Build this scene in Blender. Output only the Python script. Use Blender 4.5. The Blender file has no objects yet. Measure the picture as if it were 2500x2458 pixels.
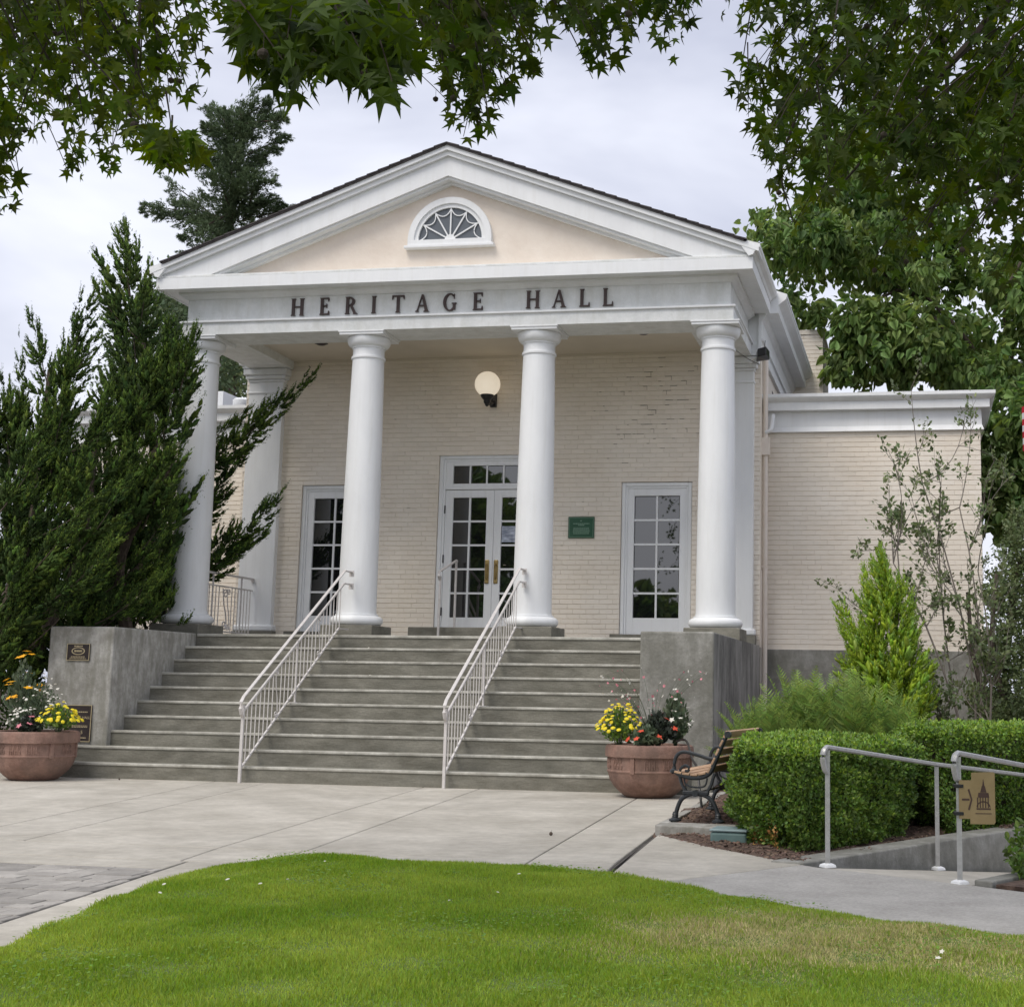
import bpy, bmesh, math, random
import numpy as np
from mathutils import Vector, Matrix
R = math.radians
random.seed(7)
RG = np.random.default_rng(11)
S = bpy.context.scene
col = S.collection

# ------------------------------------------------------------------ camera
CAMP = np.array([6.10722303, -15.09910746, 1.09455213])
CR = np.array([0.9846852, 0.17367415, 0.01524269])
CU = np.array([0.01072453, -0.14760472, 0.98898829])
CF = np.array([-0.17401159, 0.97367866, 0.14720675])
FPX, PX, PY = 3514.7521, 1611.2867, 1155.5691          # in pixels of a 2500 wide picture
cd = bpy.data.cameras.new('camera'); cam = bpy.data.objects.new('camera', cd); col.objects.link(cam)
m = Matrix(((CR[0], CU[0], -CF[0], CAMP[0]), (CR[1], CU[1], -CF[1], CAMP[1]), (CR[2], CU[2], -CF[2], CAMP[2]), (0, 0, 0, 1)))
cam.matrix_world = m
cd.sensor_width = 36; cd.lens = 36*FPX/2500
cd.shift_x = (1250-PX)/2500; cd.shift_y = -(1229-PY)/2500
cd.clip_start = 0.1; cd.clip_end = 2000
S.camera = cam
# ------------------------------------------------------------------ light
SUN_EL, SUN_AZ = R(56), R(208)      # high, behind the camera and to its left
w = bpy.data.worlds.new('World'); S.world = w; w.use_nodes = True
nt = w.node_tree; nt.nodes.clear()
o_ = nt.nodes.new('ShaderNodeOutputWorld'); bg = nt.nodes.new('ShaderNodeBackground')
sky = nt.nodes.new('ShaderNodeTexSky'); sky.sky_type = 'NISHITA'; sky.sun_disc = False
sky.sun_elevation = SUN_EL; sky.sun_rotation = SUN_AZ; sky.dust_density = 3; sky.air_density = 1.5
tc = nt.nodes.new('ShaderNodeTexCoord'); mp = nt.nodes.new('ShaderNodeMapping'); mp.inputs['Scale'].default_value = (1.3, 1.3, 3.4)
mp.inputs['Rotation'].default_value = (0.1, 0.25, 0.3)
n1 = nt.nodes.new('ShaderNodeTexNoise'); n1.inputs['Scale'].default_value = 2.1; n1.inputs['Detail'].default_value = 5; n1.inputs['Roughness'].default_value = .48; n1.inputs['Distortion'].default_value = .25
cr = nt.nodes.new('ShaderNodeValToRGB')
cr.color_ramp.elements[0].position = .36; cr.color_ramp.elements[0].color = (4.15, 4.35, 5.3, 1)
cr.color_ramp.elements[1].position = .64; cr.color_ramp.elements[1].color = (7.2, 7.35, 8.1, 1)
mx = nt.nodes.new('ShaderNodeMix'); mx.data_type = 'RGBA'; mx.inputs[0].default_value = .93
nt.links.new(tc.outputs['Generated'], mp.inputs[0]); nt.links.new(mp.outputs[0], n1.inputs[0]); nt.links.new(n1.outputs[0], cr.inputs[0])
nt.links.new(sky.outputs[0], mx.inputs[6]); nt.links.new(cr.outputs[0], mx.inputs[7])
nt.links.new(mx.outputs[2], bg.inputs[0]); bg.inputs[1].default_value = .1
nt.links.new(bg.outputs[0], o_.inputs[0])
sd = bpy.data.lights.new('sun', 'SUN'); sd.energy = 1.5; sd.angle = R(30); sd.color = (1, .94, .85)
sun = bpy.data.objects.new('sun', sd); col.objects.link(sun)
dv = Vector((math.sin(SUN_AZ)*math.cos(SUN_EL), math.cos(SUN_AZ)*math.cos(SUN_EL), math.sin(SUN_EL)))
sun.rotation_euler = dv.to_track_quat('Z', 'Y').to_euler(); sun.location = (0, -10, 20)
S.view_settings.view_transform = 'Standard'; S.view_settings.look = 'None'
S.view_settings.exposure = 0.6; S.view_settings.gamma = 1
try: S.view_settings.use_curve_mapping = False
except Exception: pass
S.render.engine = 'CYCLES'
S.cycles.max_bounces = 6; S.cycles.transparent_max_bounces = 8

K = 2500/1937
def ray(x, y):
    return CF + CR*(x*K-PX)/FPX - CU*(y*K-PY)/FPX
def at(x, y, Y):           # the point of the plane at depth Y seen at (x, y) of the 1937 px wide photograph
    d = ray(x, y); return CAMP + d*(Y-CAMP[1])/d[1]
def atd(x, y, D):
    return CAMP + ray(x, y)*D
def proj(P):
    d = P-CAMP; z = d@CF
    return (PX+FPX*(d@CR)/z)/K, (PY-FPX*(d@CU)/z)/K, z

# ------------------------------------------------------------------ materials
def mat(name, c1, c2=None, scale=4, rough=.7, bump=0, bscale=60, metal=0, spec=.5, detail=6, stretch=(1,1,1), island=0, coat=0, trans=0, lo=.35, hi=.65, objrnd=0, fine=0, fscale=45):
    m = bpy.data.materials.new(name); m.use_nodes = True; n = m.node_tree; N = n.nodes; L = n.links
    b = N['Principled BSDF']; b.inputs['Roughness'].default_value = rough; b.inputs['Metallic'].default_value = metal
    b.inputs['Specular IOR Level'].default_value = spec; b.inputs['Coat Weight'].default_value = coat
    out = None
    tc = N.new('ShaderNodeTexCoord'); mp = N.new('ShaderNodeMapping'); mp.inputs['Scale'].default_value = stretch
    L.new(tc.outputs['Object'], mp.inputs[0])
    geo = N.new('ShaderNodeNewGeometry')
    src = mp.outputs[0]
    if c2 is not None:
        t = N.new('ShaderNodeTexNoise'); t.inputs['Scale'].default_value = scale; t.inputs['Detail'].default_value = detail; t.inputs['Roughness'].default_value = .6
        L.new(src, t.inputs[0])
        r = N.new('ShaderNodeValToRGB'); r.color_ramp.elements[0].position = lo; r.color_ramp.elements[1].position = hi
        r.color_ramp.elements[0].color = (*c1, 1); r.color_ramp.elements[1].color = (*c2, 1)
        L.new(t.outputs[0], r.inputs[0]); out = r.outputs[0]
    if fine:
        tf = N.new('ShaderNodeTexNoise'); tf.inputs['Scale'].default_value = fscale; tf.inputs['Detail'].default_value = 8; tf.inputs['Roughness'].default_value = .75
        L.new(tc.outputs['Object'], tf.inputs[0]); mr_ = N.new('ShaderNodeMapRange'); mr_.inputs[1].default_value = .3; mr_.inputs[2].default_value = .7; mr_.inputs[3].default_value = 1-fine; mr_.inputs[4].default_value = 1+fine
        mm_ = N.new('ShaderNodeMix'); mm_.data_type = 'RGBA'; mm_.blend_type = 'MULTIPLY'; mm_.inputs[0].default_value = 1; mm_.clamp_result = False
        L.new(tf.outputs[0], mr_.inputs[0]); L.new(mr_.outputs[0], mm_.inputs[7])
        if out: L.new(out, mm_.inputs[6])
        else: mm_.inputs[6].default_value = (*c1, 1)
        out = mm_.outputs[2]
    if island or objrnd:
        h = N.new('ShaderNodeHueSaturation')
        if out: L.new(out, h.inputs['Color'])
        else: h.inputs['Color'].default_value = (*c1, 1)
        mr = N.new('ShaderNodeMapRange'); a = island or objrnd
        mr.inputs[3].default_value = 1-a; mr.inputs[4].default_value = 1+a
        if island: L.new(geo.outputs['Random Per Island'], mr.inputs[0])
        else:
            oi = N.new('ShaderNodeObjectInfo'); L.new(oi.outputs['Random'], mr.inputs[0])
        L.new(mr.outputs[0], h.inputs['Value']); out = h.outputs[0]
        if island > .2:
            wn = N.new('ShaderNodeTexWhiteNoise'); wn.noise_dimensions = '1D'; L.new(geo.outputs['Random Per Island'], wn.inputs['W'])
            m2 = N.new('ShaderNodeMapRange'); m2.inputs[3].default_value = .475; m2.inputs[4].default_value = .52
            L.new(wn.outputs[0], m2.inputs[0]); L.new(m2.outputs[0], h.inputs['Hue'])
    if out: L.new(out, b.inputs['Base Color'])
    else: b.inputs['Base Color'].default_value = (*c1, 1)
    if bump:
        t2 = N.new('ShaderNodeTexNoise'); t2.inputs['Scale'].default_value = bscale; t2.inputs['Detail'].default_value = 5
        L.new(src, t2.inputs[0]); bp = N.new('ShaderNodeBump'); bp.inputs['Strength'].default_value = bump; bp.inputs['Distance'].default_value = .01
        L.new(t2.outputs[0], bp.inputs['Height']); L.new(bp.outputs[0], b.inputs['Normal'])
    if trans:
        tr = N.new('ShaderNodeBsdfTranslucent'); ms = N.new('ShaderNodeMixShader'); ms.inputs[0].default_value = trans
        if out:
            hs = N.new('ShaderNodeHueSaturation'); hs.inputs['Value'].default_value = 1.5; hs.inputs['Saturation'].default_value = 1.15; hs.inputs['Hue'].default_value = .485
            L.new(out, hs.inputs['Color']); L.new(hs.outputs[0], tr.inputs[0])
        else: tr.inputs[0].default_value = (*c1, 1)
        L.new(b.outputs[0], ms.inputs[1]); L.new(tr.outputs[0], ms.inputs[2]); L.new(ms.outputs[0], N['Material Output'].inputs[0])
    return m
def streak(m, dark=(.16,.16,.14), amount=.5, sx=5, sz=.7, lo=.45, hi=.7):
    """adds vertical weather stains to a material"""
    n = m.node_tree; N = n.nodes; L = n.links; b = N['Principled BSDF']
    old = b.inputs['Base Color'].links[0].from_socket
    tc = N.new('ShaderNodeTexCoord'); mp = N.new('ShaderNodeMapping'); mp.inputs['Scale'].default_value = (sx, sx, sz)
    t = N.new('ShaderNodeTexNoise'); t.inputs['Scale'].default_value = 2; t.inputs['Detail'].default_value = 7; t.inputs['Roughness'].default_value = .65
    r = N.new('ShaderNodeMapRange'); r.inputs[1].default_value = lo; r.inputs[2].default_value = hi; r.inputs[4].default_value = amount
    mx = N.new('ShaderNodeMix'); mx.data_type = 'RGBA'; mx.inputs[7].default_value = (*dark, 1)
    L.new(tc.outputs['Object'], mp.inputs[0]); L.new(mp.outputs[0], t.inputs[0]); L.new(t.outputs[0], r.inputs[0]); L.new(r.outputs[0], mx.inputs[0])
    L.new(old, mx.inputs[6]); L.new(mx.outputs[2], b.inputs['Base Color']); return m
M = {}
M['white'] = streak(mat('white_paint', (.77,.785,.795), (.83,.845,.85), 3, .5, .15, 25, stretch=(1,1,.4)), (.60,.59,.54), .22, 7, .5, .5, .75)
M['white2'] = streak(mat('weathered_white_paint', (.68,.70,.69), (.80,.815,.81), 5, .6, .35, 18, fine=.05), (.55,.55,.50), .5, 3, .8)
M['brick'] = mat('cream_painted_brick', (.78,.705,.60), (.83,.77,.68), 1.0, .75, .25, 30, objrnd=.02)
M['bricks'] = mat('cream_painted_brick_rest', (.78,.705,.60), (.83,.77,.68), 1.0, .75, .25, 30, island=.03)
M['mortar'] = mat('painted_mortar', (.76,.685,.58), (.81,.745,.655), 1.0, .85)
M['ceil'] = mat('cream_ceiling', (.64,.58,.48), (.70,.635,.53), 1.5, .7)
M['stucco'] = mat('peach_stucco', (.74,.65,.56), (.80,.72,.63), 3, .8, .9, 7)
M['conc'] = streak(mat('old_step_concrete', (.145,.138,.11), (.25,.24,.20), 5, .85, .5, 35, objrnd=.06, stretch=(.5,1,1.6), fine=.16), (.10,.10,.08), .5, 1.2, 2.5)
M['nose'] = mat('skylit_step_edge', (.30,.29,.25), (.52,.51,.455), 5, .85, .4, 35, stretch=(.7,1,1), fine=.2, fscale=12)  # paler than the step concrete: sky light on the treads painted into the edge
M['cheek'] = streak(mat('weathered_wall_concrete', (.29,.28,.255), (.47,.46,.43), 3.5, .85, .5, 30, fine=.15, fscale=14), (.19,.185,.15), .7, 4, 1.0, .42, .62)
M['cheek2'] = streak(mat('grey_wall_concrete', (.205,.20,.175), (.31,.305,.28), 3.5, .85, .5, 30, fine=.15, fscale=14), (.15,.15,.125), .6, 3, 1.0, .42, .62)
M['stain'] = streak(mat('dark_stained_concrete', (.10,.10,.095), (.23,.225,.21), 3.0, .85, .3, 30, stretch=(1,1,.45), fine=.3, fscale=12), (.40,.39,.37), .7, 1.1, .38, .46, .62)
M['plaza'] = mat('plaza_concrete', (.355,.33,.28), (.51,.48,.42), 1.3, .85, .4, 90, objrnd=.07, lo=.3, hi=.7, fine=.17, fscale=9)
M['plaza'] = streak(M['plaza'], (.28,.26,.22), .5, .8, .8, .48, .70)
M['path'] = mat('grey_path_concrete', (.33,.315,.29), (.43,.415,.385), 2.5, .9, .6, 140, fine=.22, fscale=38)
M['paver'] = mat('slate_grey_paver', (.25,.235,.215), (.37,.35,.32), 5, .85, .3, 60, objrnd=.2, fine=.15)
M['joint'] = mat('joint_filler', (.07,.062,.055), (.11,.10,.09), 8, .95)
M['soil'] = mat('garden_soil', (.045,.035,.025), (.09,.07,.05), 9, .95, .6, 40)
M['mulch'] = mat('bark_mulch', (.05,.03,.022), (.15,.10,.075), 24, .95, .9, 50)
M['chip'] = mat('bark_chip', (.12,.075,.052), (.17,.115,.085), 10, .9, island=.5)
M['roof'] = mat('dark_shingle', (.045,.04,.042), (.09,.08,.08), 12, .9, .4, 50)
M['letter'] = mat('dark_brown_metal', (.042,.024,.020), (.065,.038,.032), 9, .5)
M['glass'] = mat('dark_window_glass', (.008,.009,.010), None, rough=.015, spec=.9, coat=.0); M['glass'].node_tree.nodes['Principled BSDF'].inputs['IOR'].default_value = 1.7
M['glass2'] = mat('frosted_grey_glass', (.10,.115,.13), None, rough=.25, spec=.6)
M['rail'] = mat('pale_painted_rail', (.56,.53,.51), (.66,.63,.61), 20, .45, .1, 80)
M['galv'] = mat('brushed_grey_metal', (.42,.42,.41), (.52,.52,.51), 30, .38, metal=.55)
M['iron'] = mat('black_cast_iron', (.018,.022,.026), (.03,.035,.04), 20, .45, .1, 90)
M['wood'] = mat('oiled_bench_wood', (.36,.22,.13), (.50,.34,.22), 3, .5, .2, 60, stretch=(14,1,14), objrnd=.14)
M['terra'] = streak(mat('terracotta', (.22,.125,.095), (.33,.205,.16), 4, .88, .5, 60, fine=.16, fscale=16), (.15,.10,.08), .75, 2.2, 1.2, .42, .66)
M['brass'] = mat('aged_brass', (.30,.21,.08), (.42,.31,.13), 20, .35, metal=.8)
M['bronze'] = mat('dark_bronze', (.03,.022,.022), (.05,.038,.035), 20, .4, metal=.3)
M['gold'] = mat('gold_lettering', (.50,.42,.26), None, rough=.4, metal=.3)
M['green'] = mat('green_enamel', (.012,.075,.035), (.018,.09,.045), 12, .4)
M['pgreen'] = mat('pale_green_print', (.18,.30,.22), None, rough=.5)
M['sign'] = mat('tan_gold_sign', (.26,.19,.085), (.32,.24,.115), 6, .4, metal=.2)
M['brown'] = mat('brown_print', (.06,.03,.02), None, rough=.5)
M['black'] = mat('black_plastic', (.012,.012,.013), None, rough=.35)
M['teal'] = mat('teal_plastic', (.10,.17,.17), (.14,.22,.21), 6, .5)
M['tealtop'] = mat('pale_teal_lid', (.22,.30,.31), (.28,.37,.38), 6, .5)
M['pipe'] = mat('painted_downpipe', (.74,.66,.58), (.79,.72,.64), 6, .5)
M['bark'] = mat('grey_brown_bark', (.045,.033,.025), (.11,.085,.065), 10, .95, .8, 30, stretch=(3,3,.7))
M['twig'] = mat('dark_twig', (.035,.027,.02), (.06,.045,.035), 12, .9)
M['greytwig'] = mat('pale_grey_twig', (.16,.14,.12), (.24,.21,.18), 12, .9)
M['gum'] = mat('sweetgum_leaf', (.030,.056,.005), (.075,.120,.012), .5, .62, island=.45, trans=.48, spec=.3)
M['catalpa'] = mat('heart_leaf', (.10,.18,.045), (.20,.29,.085), .5, .65, island=.42, trans=.36)
M['jun'] = mat('juniper_scale_leaf', (.026,.052,.013), (.055,.095,.018), 1.3, .8, island=.5, trans=.10, spec=.25)
M['juntip'] = mat('juniper_fresh_tip', (.085,.155,.025), (.14,.215,.036), 1.3, .75, island=.4, trans=.15, spec=.25)
M['fir'] = mat('fir_needle', (.07,.11,.05), (.125,.175,.085), .9, .75, island=.4, trans=.15)
M['box'] = mat('boxwood_leaf', (.085,.16,.030), (.16,.26,.055), 2.0, .55, island=.5, trans=.28)
M['boxtip'] = mat('boxwood_new_leaf', (.22,.36,.06), (.28,.43,.075), 2.0, .45, island=.3, trans=.3)
M['golden'] = mat('golden_arborvitae_leaf', (.22,.36,.02), (.36,.50,.035), 2.5, .6, island=.35, trans=.3)
M['fern'] = mat('fern_frond', (.16,.26,.065), (.29,.40,.115), 3, .6, island=.4, trans=.35)
M['shrub'] = mat('dull_green_leaf', (.10,.14,.06), (.18,.23,.10), 3, .55, island=.45, trans=.3)
M['grass'] = mat('grass_blade', (.20,.33,.042), (.35,.46,.085), 1.1, .65, island=.32, trans=.42)
M['dry'] = mat('dry_grass_blade', (.44,.42,.17), (.60,.54,.28), 6, .7, island=.3, trans=.25)
M['turf'] = mat('turf_soil', (.08,.13,.02), (.13,.18,.04), 6, .95)
M['yellow'] = mat('yellow_petal', (.80,.66,.02), None, rough=.6, island=.15, trans=.2)
M['orange'] = mat('orange_yellow_petal', (.82,.42,.01), None, rough=.6, island=.15, trans=.2)
M['pink'] = mat('pink_petal', (.72,.25,.30), None, rough=.6, island=.2, trans=.2)
M['red'] = mat('orange_red_petal', (.72,.09,.04), None, rough=.6, island=.2, trans=.2)
M['wpetal'] = mat('white_petal', (.78,.76,.68), None, rough=.6, island=.1, trans=.2)
M['grey_leaf'] = mat('grey_green_leaf', (.07,.11,.06), (.13,.17,.10), 8, .6, island=.3, trans=.2)
M['dkleaf'] = mat('dark_purple_leaf', (.022,.03,.022), (.05,.065,.045), 8, .6, island=.3)
M['flagred'] = mat('red_cloth', (.50,.015,.03), None, rough=.8); M['flagwhite'] = mat('white_cloth', (.72,.70,.70), None, rough=.8)
M['rust'] = mat('dead_orange_leaf', (.36,.17,.04), (.42,.24,.07), 8, .7, island=.3)
mg = bpy.data.materials.new('lit_globe_glass'); mg.use_nodes = True; b = mg.node_tree.nodes['Principled BSDF']
b.inputs['Base Color'].default_value = (.70,.67,.60,1); b.inputs['Roughness'].default_value = .35; b.inputs['Subsurface Weight'].default_value = 0
b.inputs['Emission Color'].default_value = (1,.86,.66,1); b.inputs['Emission Strength'].default_value = .34; M['globe'] = mg

# ------------------------------------------------------------------ mesh helpers
class MB:
    def __init__(s): s.v = []; s.f = []
    def add(s, vs, fs):
        n = len(s.v); s.v += [tuple(map(float, a)) for a in vs]; s.f += [tuple(n+i for i in f) for f in fs]; return s
    def box(s, x0, x1, y0, y1, z0, z1):
        return s.add([(x0,y0,z0),(x1,y0,z0),(x1,y1,z0),(x0,y1,z0),(x0,y0,z1),(x1,y0,z1),(x1,y1,z1),(x0,y1,z1)],
                     [(0,3,2,1),(4,5,6,7),(0,1,5,4),(1,2,6,5),(2,3,7,6),(3,0,4,7)])
    def prism(s, poly, z0, z1):        # polygon in XY
        n = len(poly)
        return s.add([(x,y,z0) for x,y in poly]+[(x,y,z1) for x,y in poly],
                     [tuple(range(n))[::-1], tuple(range(n,2*n))]+[(i,(i+1)%n,n+(i+1)%n,n+i) for i in range(n)])
    def xz(s, poly, y0, y1):           # polygon in XZ extruded in Y
        n = len(poly)
        return s.add([(x,y0,z) for x,z in poly]+[(x,y1,z) for x,z in poly],
                     [tuple(range(n)), tuple(range(n,2*n))[::-1]]+[(i,n+i,n+(i+1)%n,(i+1)%n) for i in range(n)])
    def lathe(s, prof, c=(0,0), n=32):
        vs = []; fs = []
        for r, z in prof:
            for i in range(n):
                a = 2*math.pi*i/n; vs.append((c[0]+r*math.cos(a), c[1]+r*math.sin(a), z))
        for j in range(len(prof)-1):
            for i in range(n):
                k = (i+1) % n; fs.append((j*n+i, j*n+k, (j+1)*n+k, (j+1)*n+i))
        fs.append(tuple(range(n))[::-1]); fs.append(tuple(range((len(prof)-1)*n, len(prof)*n)))
        return s.add(vs, fs)
    def tube(s, pts, r, n=6, r1=None, flat=1):
        pts = [Vector(p) for p in pts]; k = len(pts); vs = []; fs = []
        up = Vector((0,0,1))
        for i, p in enumerate(pts):
            d = (pts[min(i+1,k-1)]-pts[max(i-1,0)]).normalized()
            a = d.cross(up)
            if a.length < .05: a = d.cross(Vector((0,1,0)))
            a.normalize(); b = a.cross(d)
            rr = r if r1 is None else r+(r1-r)*i/(k-1)
            for j in range(n):
                t = 2*math.pi*(j+.5)/n
                vs.append(p+a*math.cos(t)*rr+b*math.sin(t)*rr*flat)
        for i in range(k-1):
            for j in range(n):
                q = (j+1) % n; fs.append((i*n+j, i*n+q, (i+1)*n+q, (i+1)*n+j))
        fs.append(tuple(range(n))[::-1]); fs.append(tuple(range((k-1)*n, k*n)))
        return s.add(vs, fs)
    def build(s, name, m, parent=None, bevel=0, smooth=False, loc=None, seg=2):
        me = bpy.data.meshes.new(name); me.from_pydata(s.v, [], s.f); me.validate()
        bm = bmesh.new(); bm.from_mesh(me); bmesh.ops.recalc_face_normals(bm, faces=bm.faces); bm.to_mesh(me); bm.free()
        me.materials.append(M[m] if isinstance(m, str) else m)
        if smooth:
            me.shade_smooth()
            try: me.set_sharp_from_angle(angle=R(40))
            except Exception: pass
        o = bpy.data.objects.new(name, me); col.objects.link(o)
        if parent: o.parent = parent
        if loc is not None: o.location = loc
        if bevel:
            b = o.modifiers.new('edge', 'BEVEL'); b.width = bevel; b.segments = seg; b.limit_method = 'ANGLE'; b.angle_limit = R(50)
        return o
def thing(name, label, cat, loc=(0,0,0), rz=0, group=None):
    o = bpy.data.objects.new(name, None); col.objects.link(o); o.location = loc; o.rotation_euler = (0,0,rz); o.empty_display_size = .1
    return tag(o, label, cat, group)
def tag(o, label, cat, group=None):
    o['label'] = label; o['category'] = cat
    if group: o['group'] = group
    return o
def struct(o): o['kind'] = 'structure'; return o
def stuff(o): o['kind'] = 'stuff'; return o
def bez(p0, p1, p2, n=8):
    p0, p1, p2 = map(np.array, (p0, p1, p2)); return [tuple((1-t)**2*p0+2*t*(1-t)*p1+t*t*p2) for t in np.linspace(0,1,n)]
def curve(pts, n=6):      # smooth curve through points
    pts = [np.array(p, float) for p in pts]; P = [2*pts[0]-pts[1]]+pts+[2*pts[-1]-pts[-2]]; out = []
    for i in range(1, len(P)-2):
        for t in np.linspace(0, 1, n, endpoint=False):
            a, b, c, d = P[i-1:i+3]
            out.append(tuple(.5*((2*b)+(c-a)*t+(2*a-5*b+4*c-d)*t*t+(3*b-a-3*c+d)*t**3)))
    out.append(tuple(pts[-1])); return out

# leaf clouds: one template placed N times in one mesh
def frames(d, up=None, roll=None):
    """rotation matrices whose Y axis is d; normal near up"""
    d = d/np.linalg.norm(d, axis=1, keepdims=True)
    if up is None: up = RG.normal(size=d.shape)
    x = np.cross(d, up); x /= np.linalg.norm(x, axis=1, keepdims=True)+1e-9
    z = np.cross(x, d)
    return np.stack([x, d, z], axis=2)
def cloud(name, tv, tf, pos, rot, scl, m, parent=None, kind='stuff', loc=None):
    tv = np.array(tv, float); N = len(pos); k = len(tv)
    scl = np.broadcast_to(np.asarray(scl, float), (N,)) if np.ndim(scl) < 2 else scl
    V = tv[None]*(scl[:, None, None] if np.ndim(scl) == 1 else scl[:, None, :])
    V = np.einsum('nij,nkj->nki', rot, V)+pos[:, None, :]
    if loc is not None: V = V-np.array(loc)
    nf = len(tf); fl = np.array([len(f) for f in tf]); base = np.concatenate([np.array(f) for f in tf])
    idx = (base[None]+np.arange(N)[:, None]*k).ravel()
    me = bpy.data.meshes.new(name); me.vertices.add(N*k); me.vertices.foreach_set('co', V.astype(np.float32).ravel())
    me.loops.add(len(idx)); me.loops.foreach_set('vertex_index', idx.astype(np.int32))
    tot = np.tile(fl, N); st = np.concatenate([[0], np.cumsum(tot)[:-1]])
    me.polygons.add(N*nf); me.polygons.foreach_set('loop_start', st.astype(np.int32)); me.polygons.foreach_set('loop_total', tot.astype(np.int32))
    me.update(calc_edges=True); me.materials.append(M[m])
    o = bpy.data.objects.new(name, me); col.objects.link(o)
    if parent: o.parent = parent
    if loc is not None: o.location = loc
    if kind: o['kind'] = kind
    return o
def star_leaf():
    v = [(0,.15,0)]; pts = []
    pts.append((0,-.28,.0))
    for i, a in enumerate((-28, 28, 90, 152, 208)):
        a = R(a); Rr = (.72, .95, 1.05, .95, .72)[i]
        if i: n = R((0,59,121)[1 if i in (2,) else 0] if 0 else (0, 0, 59, 121, 180)[i]); pts.append((.34*math.cos(n), .12+.34*math.sin(n), .03))
        for da, rr, z in ((-.27, .52, -.01), (0, 1.0, -.16), (.27, .52, -.01)):
            pts.append((Rr*rr*math.cos(a+da*1.0), .08+Rr*rr*math.sin(a+da), z))
    v += pts; n = len(pts)
    return [(x*.5, y*.5, z*.5) for x, y, z in v], [(0, i, i % n+1) for i in range(1, n+1)]
STAR = star_leaf()
HEART = ([(0,0,0),(0,.5,-.03),(0,1,-.16),(.33,-.10,.08),(.46,.22,.10),(.30,.62,.03),(-.33,-.10,.08),(-.46,.22,.10),(-.30,.62,.03)],
         [(0,3,4),(0,4,1),(1,4,5),(1,5,2),(0,6,7),(0,7,1),(1,7,8),(1,8,2)])
OVAL = ([(0,0,0),(.28,.35,.06),(.22,.75,.03),(0,1,-.04),(-.22,.75,.03),(-.28,.35,.06),(0,.5,-.02)], [(0,1,6),(1,2,6),(2,3,6),(3,4,6),(4,5,6),(5,0,6)])
TUFT = ([(-.16,0,0),(.16,0,0),(.13,.6,.08),(0,1.1,.12),(-.13,.6,.08),(0,0,-.16),(0,0,.16),(.05,.62,.17),(0,1,.0),(.03,.62,-.12),(.3,.55,.05),(-.3,.5,-.04)],
        [(0,1,2,3),(0,2,4),(5,6,7),(5,7,8),(1,10,2),(0,4,11)])
BLADE = ([(-.5,0,0),(.5,0,0),(.12,1,.22),(-.3,.6,.06)], [(0,1,2,3)])
FLOWER = ([(0,0,.12)]+[(math.cos(R(36*i))*(1 if i % 2 == 0 else .55), math.sin(R(36*i))*(1 if i % 2 == 0 else .55), .0) for i in range(10)], [(0,i+1,(i+1) % 10+1) for i in range(10)])
BUTTON = ([(0,0,.35)]+[(math.cos(R(60*i))*.6, math.sin(R(60*i))*.6, .25) for i in range(6)]+[(math.cos(R(60*i)), math.sin(R(60*i)), -.05) for i in range(6)],
          [(0,i+1,(i+1) % 6+1) for i in range(6)]+[(i+1,i+7,(i+1) % 6+7,(i+1) % 6+1) for i in range(6)])
CHIP = ([(-.5,-.2,0),(.5,-.25,0),(.55,.2,.05),(-.4,.25,.05),(-.3,0,.2),(.3,0,.2)], [(0,1,5,4),(1,2,5),(2,3,4,5),(3,0,4)])

# ================================================================== BUILDING
r_, t_ = .17, .2705
XC = [-3.656, -1.2262, 1.1802, 3.5933]; YC = 3.148
XL, XR, XO, YCF = -3.127, 3.136, 3.95, .46
ZL = 10*r_; YW = 5.1; ZC = 5.803; YE = 9*t_
hall = thing('hall_building', 'cream brick hall with white columned portico, pediment and broad concrete front steps', 'building')

# --- front steps and landing
xl = [-3.75, -3.42]+[XL-.05]*8
for k in range(1, 11):
    y0 = (k-1)*t_
    x0 = xl[k-1]; x1 = {1: 3.75, 2: 3.42}.get(k, XR+.05)
    if k == 10: continue
    b = MB(); b.box(x0, x1, y0, (k)*t_+.03 if k < 9 else YE+.01, max(0, (k-1)*r_-.05)-(.02 if k==1 else 0), k*r_)
    b.build('step', 'conc', hall, bevel=.012)
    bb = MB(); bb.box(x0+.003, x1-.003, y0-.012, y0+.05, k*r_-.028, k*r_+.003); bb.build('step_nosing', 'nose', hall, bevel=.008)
b = MB(); b.box(-XO+.004, XO-.004, YE, YW+.1, -.3, ZL); b.build('landing', 'conc', hall, bevel=.01)
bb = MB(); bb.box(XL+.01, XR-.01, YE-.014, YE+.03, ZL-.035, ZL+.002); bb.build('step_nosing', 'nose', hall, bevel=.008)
# cheek walls
def cheek(xa, xb, m):
    b = MB(); z0 = -.3
    n = 16; vs = []; fs = []
    b.box(xa, xb, YCF, YE-.002, z0, ZL+.004); return b.build('cheek_wall', m, hall, bevel=.018)
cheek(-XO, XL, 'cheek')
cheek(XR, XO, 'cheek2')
b = MB(); b.box(XO-.01, XO+.002, YCF+.03, 3.02, -.3, ZL-.012); b.build('stained_side', 'stain', hall)['label'] = 'dark streaked side of the right cheek wall'
b = MB(); b.box(XO-.002, XO+.003, 3.05, YW-.02, -.3, ZL-.004); b.build('stained_side', 'stain', hall)
b = MB(); b.box(-.97, 1.02, 4.42, YW+.02, ZL-.02, 1.893); b.build('door_sill', 'conc', hall, bevel=.012)
for s in (-1, 1):
    b = MB(); b.box(s*2.455-.62, s*2.455+.62, 4.93, YW+.02, ZL-.02, 1.835); b.build('window_sill', 'conc', hall, bevel=.01)

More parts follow.
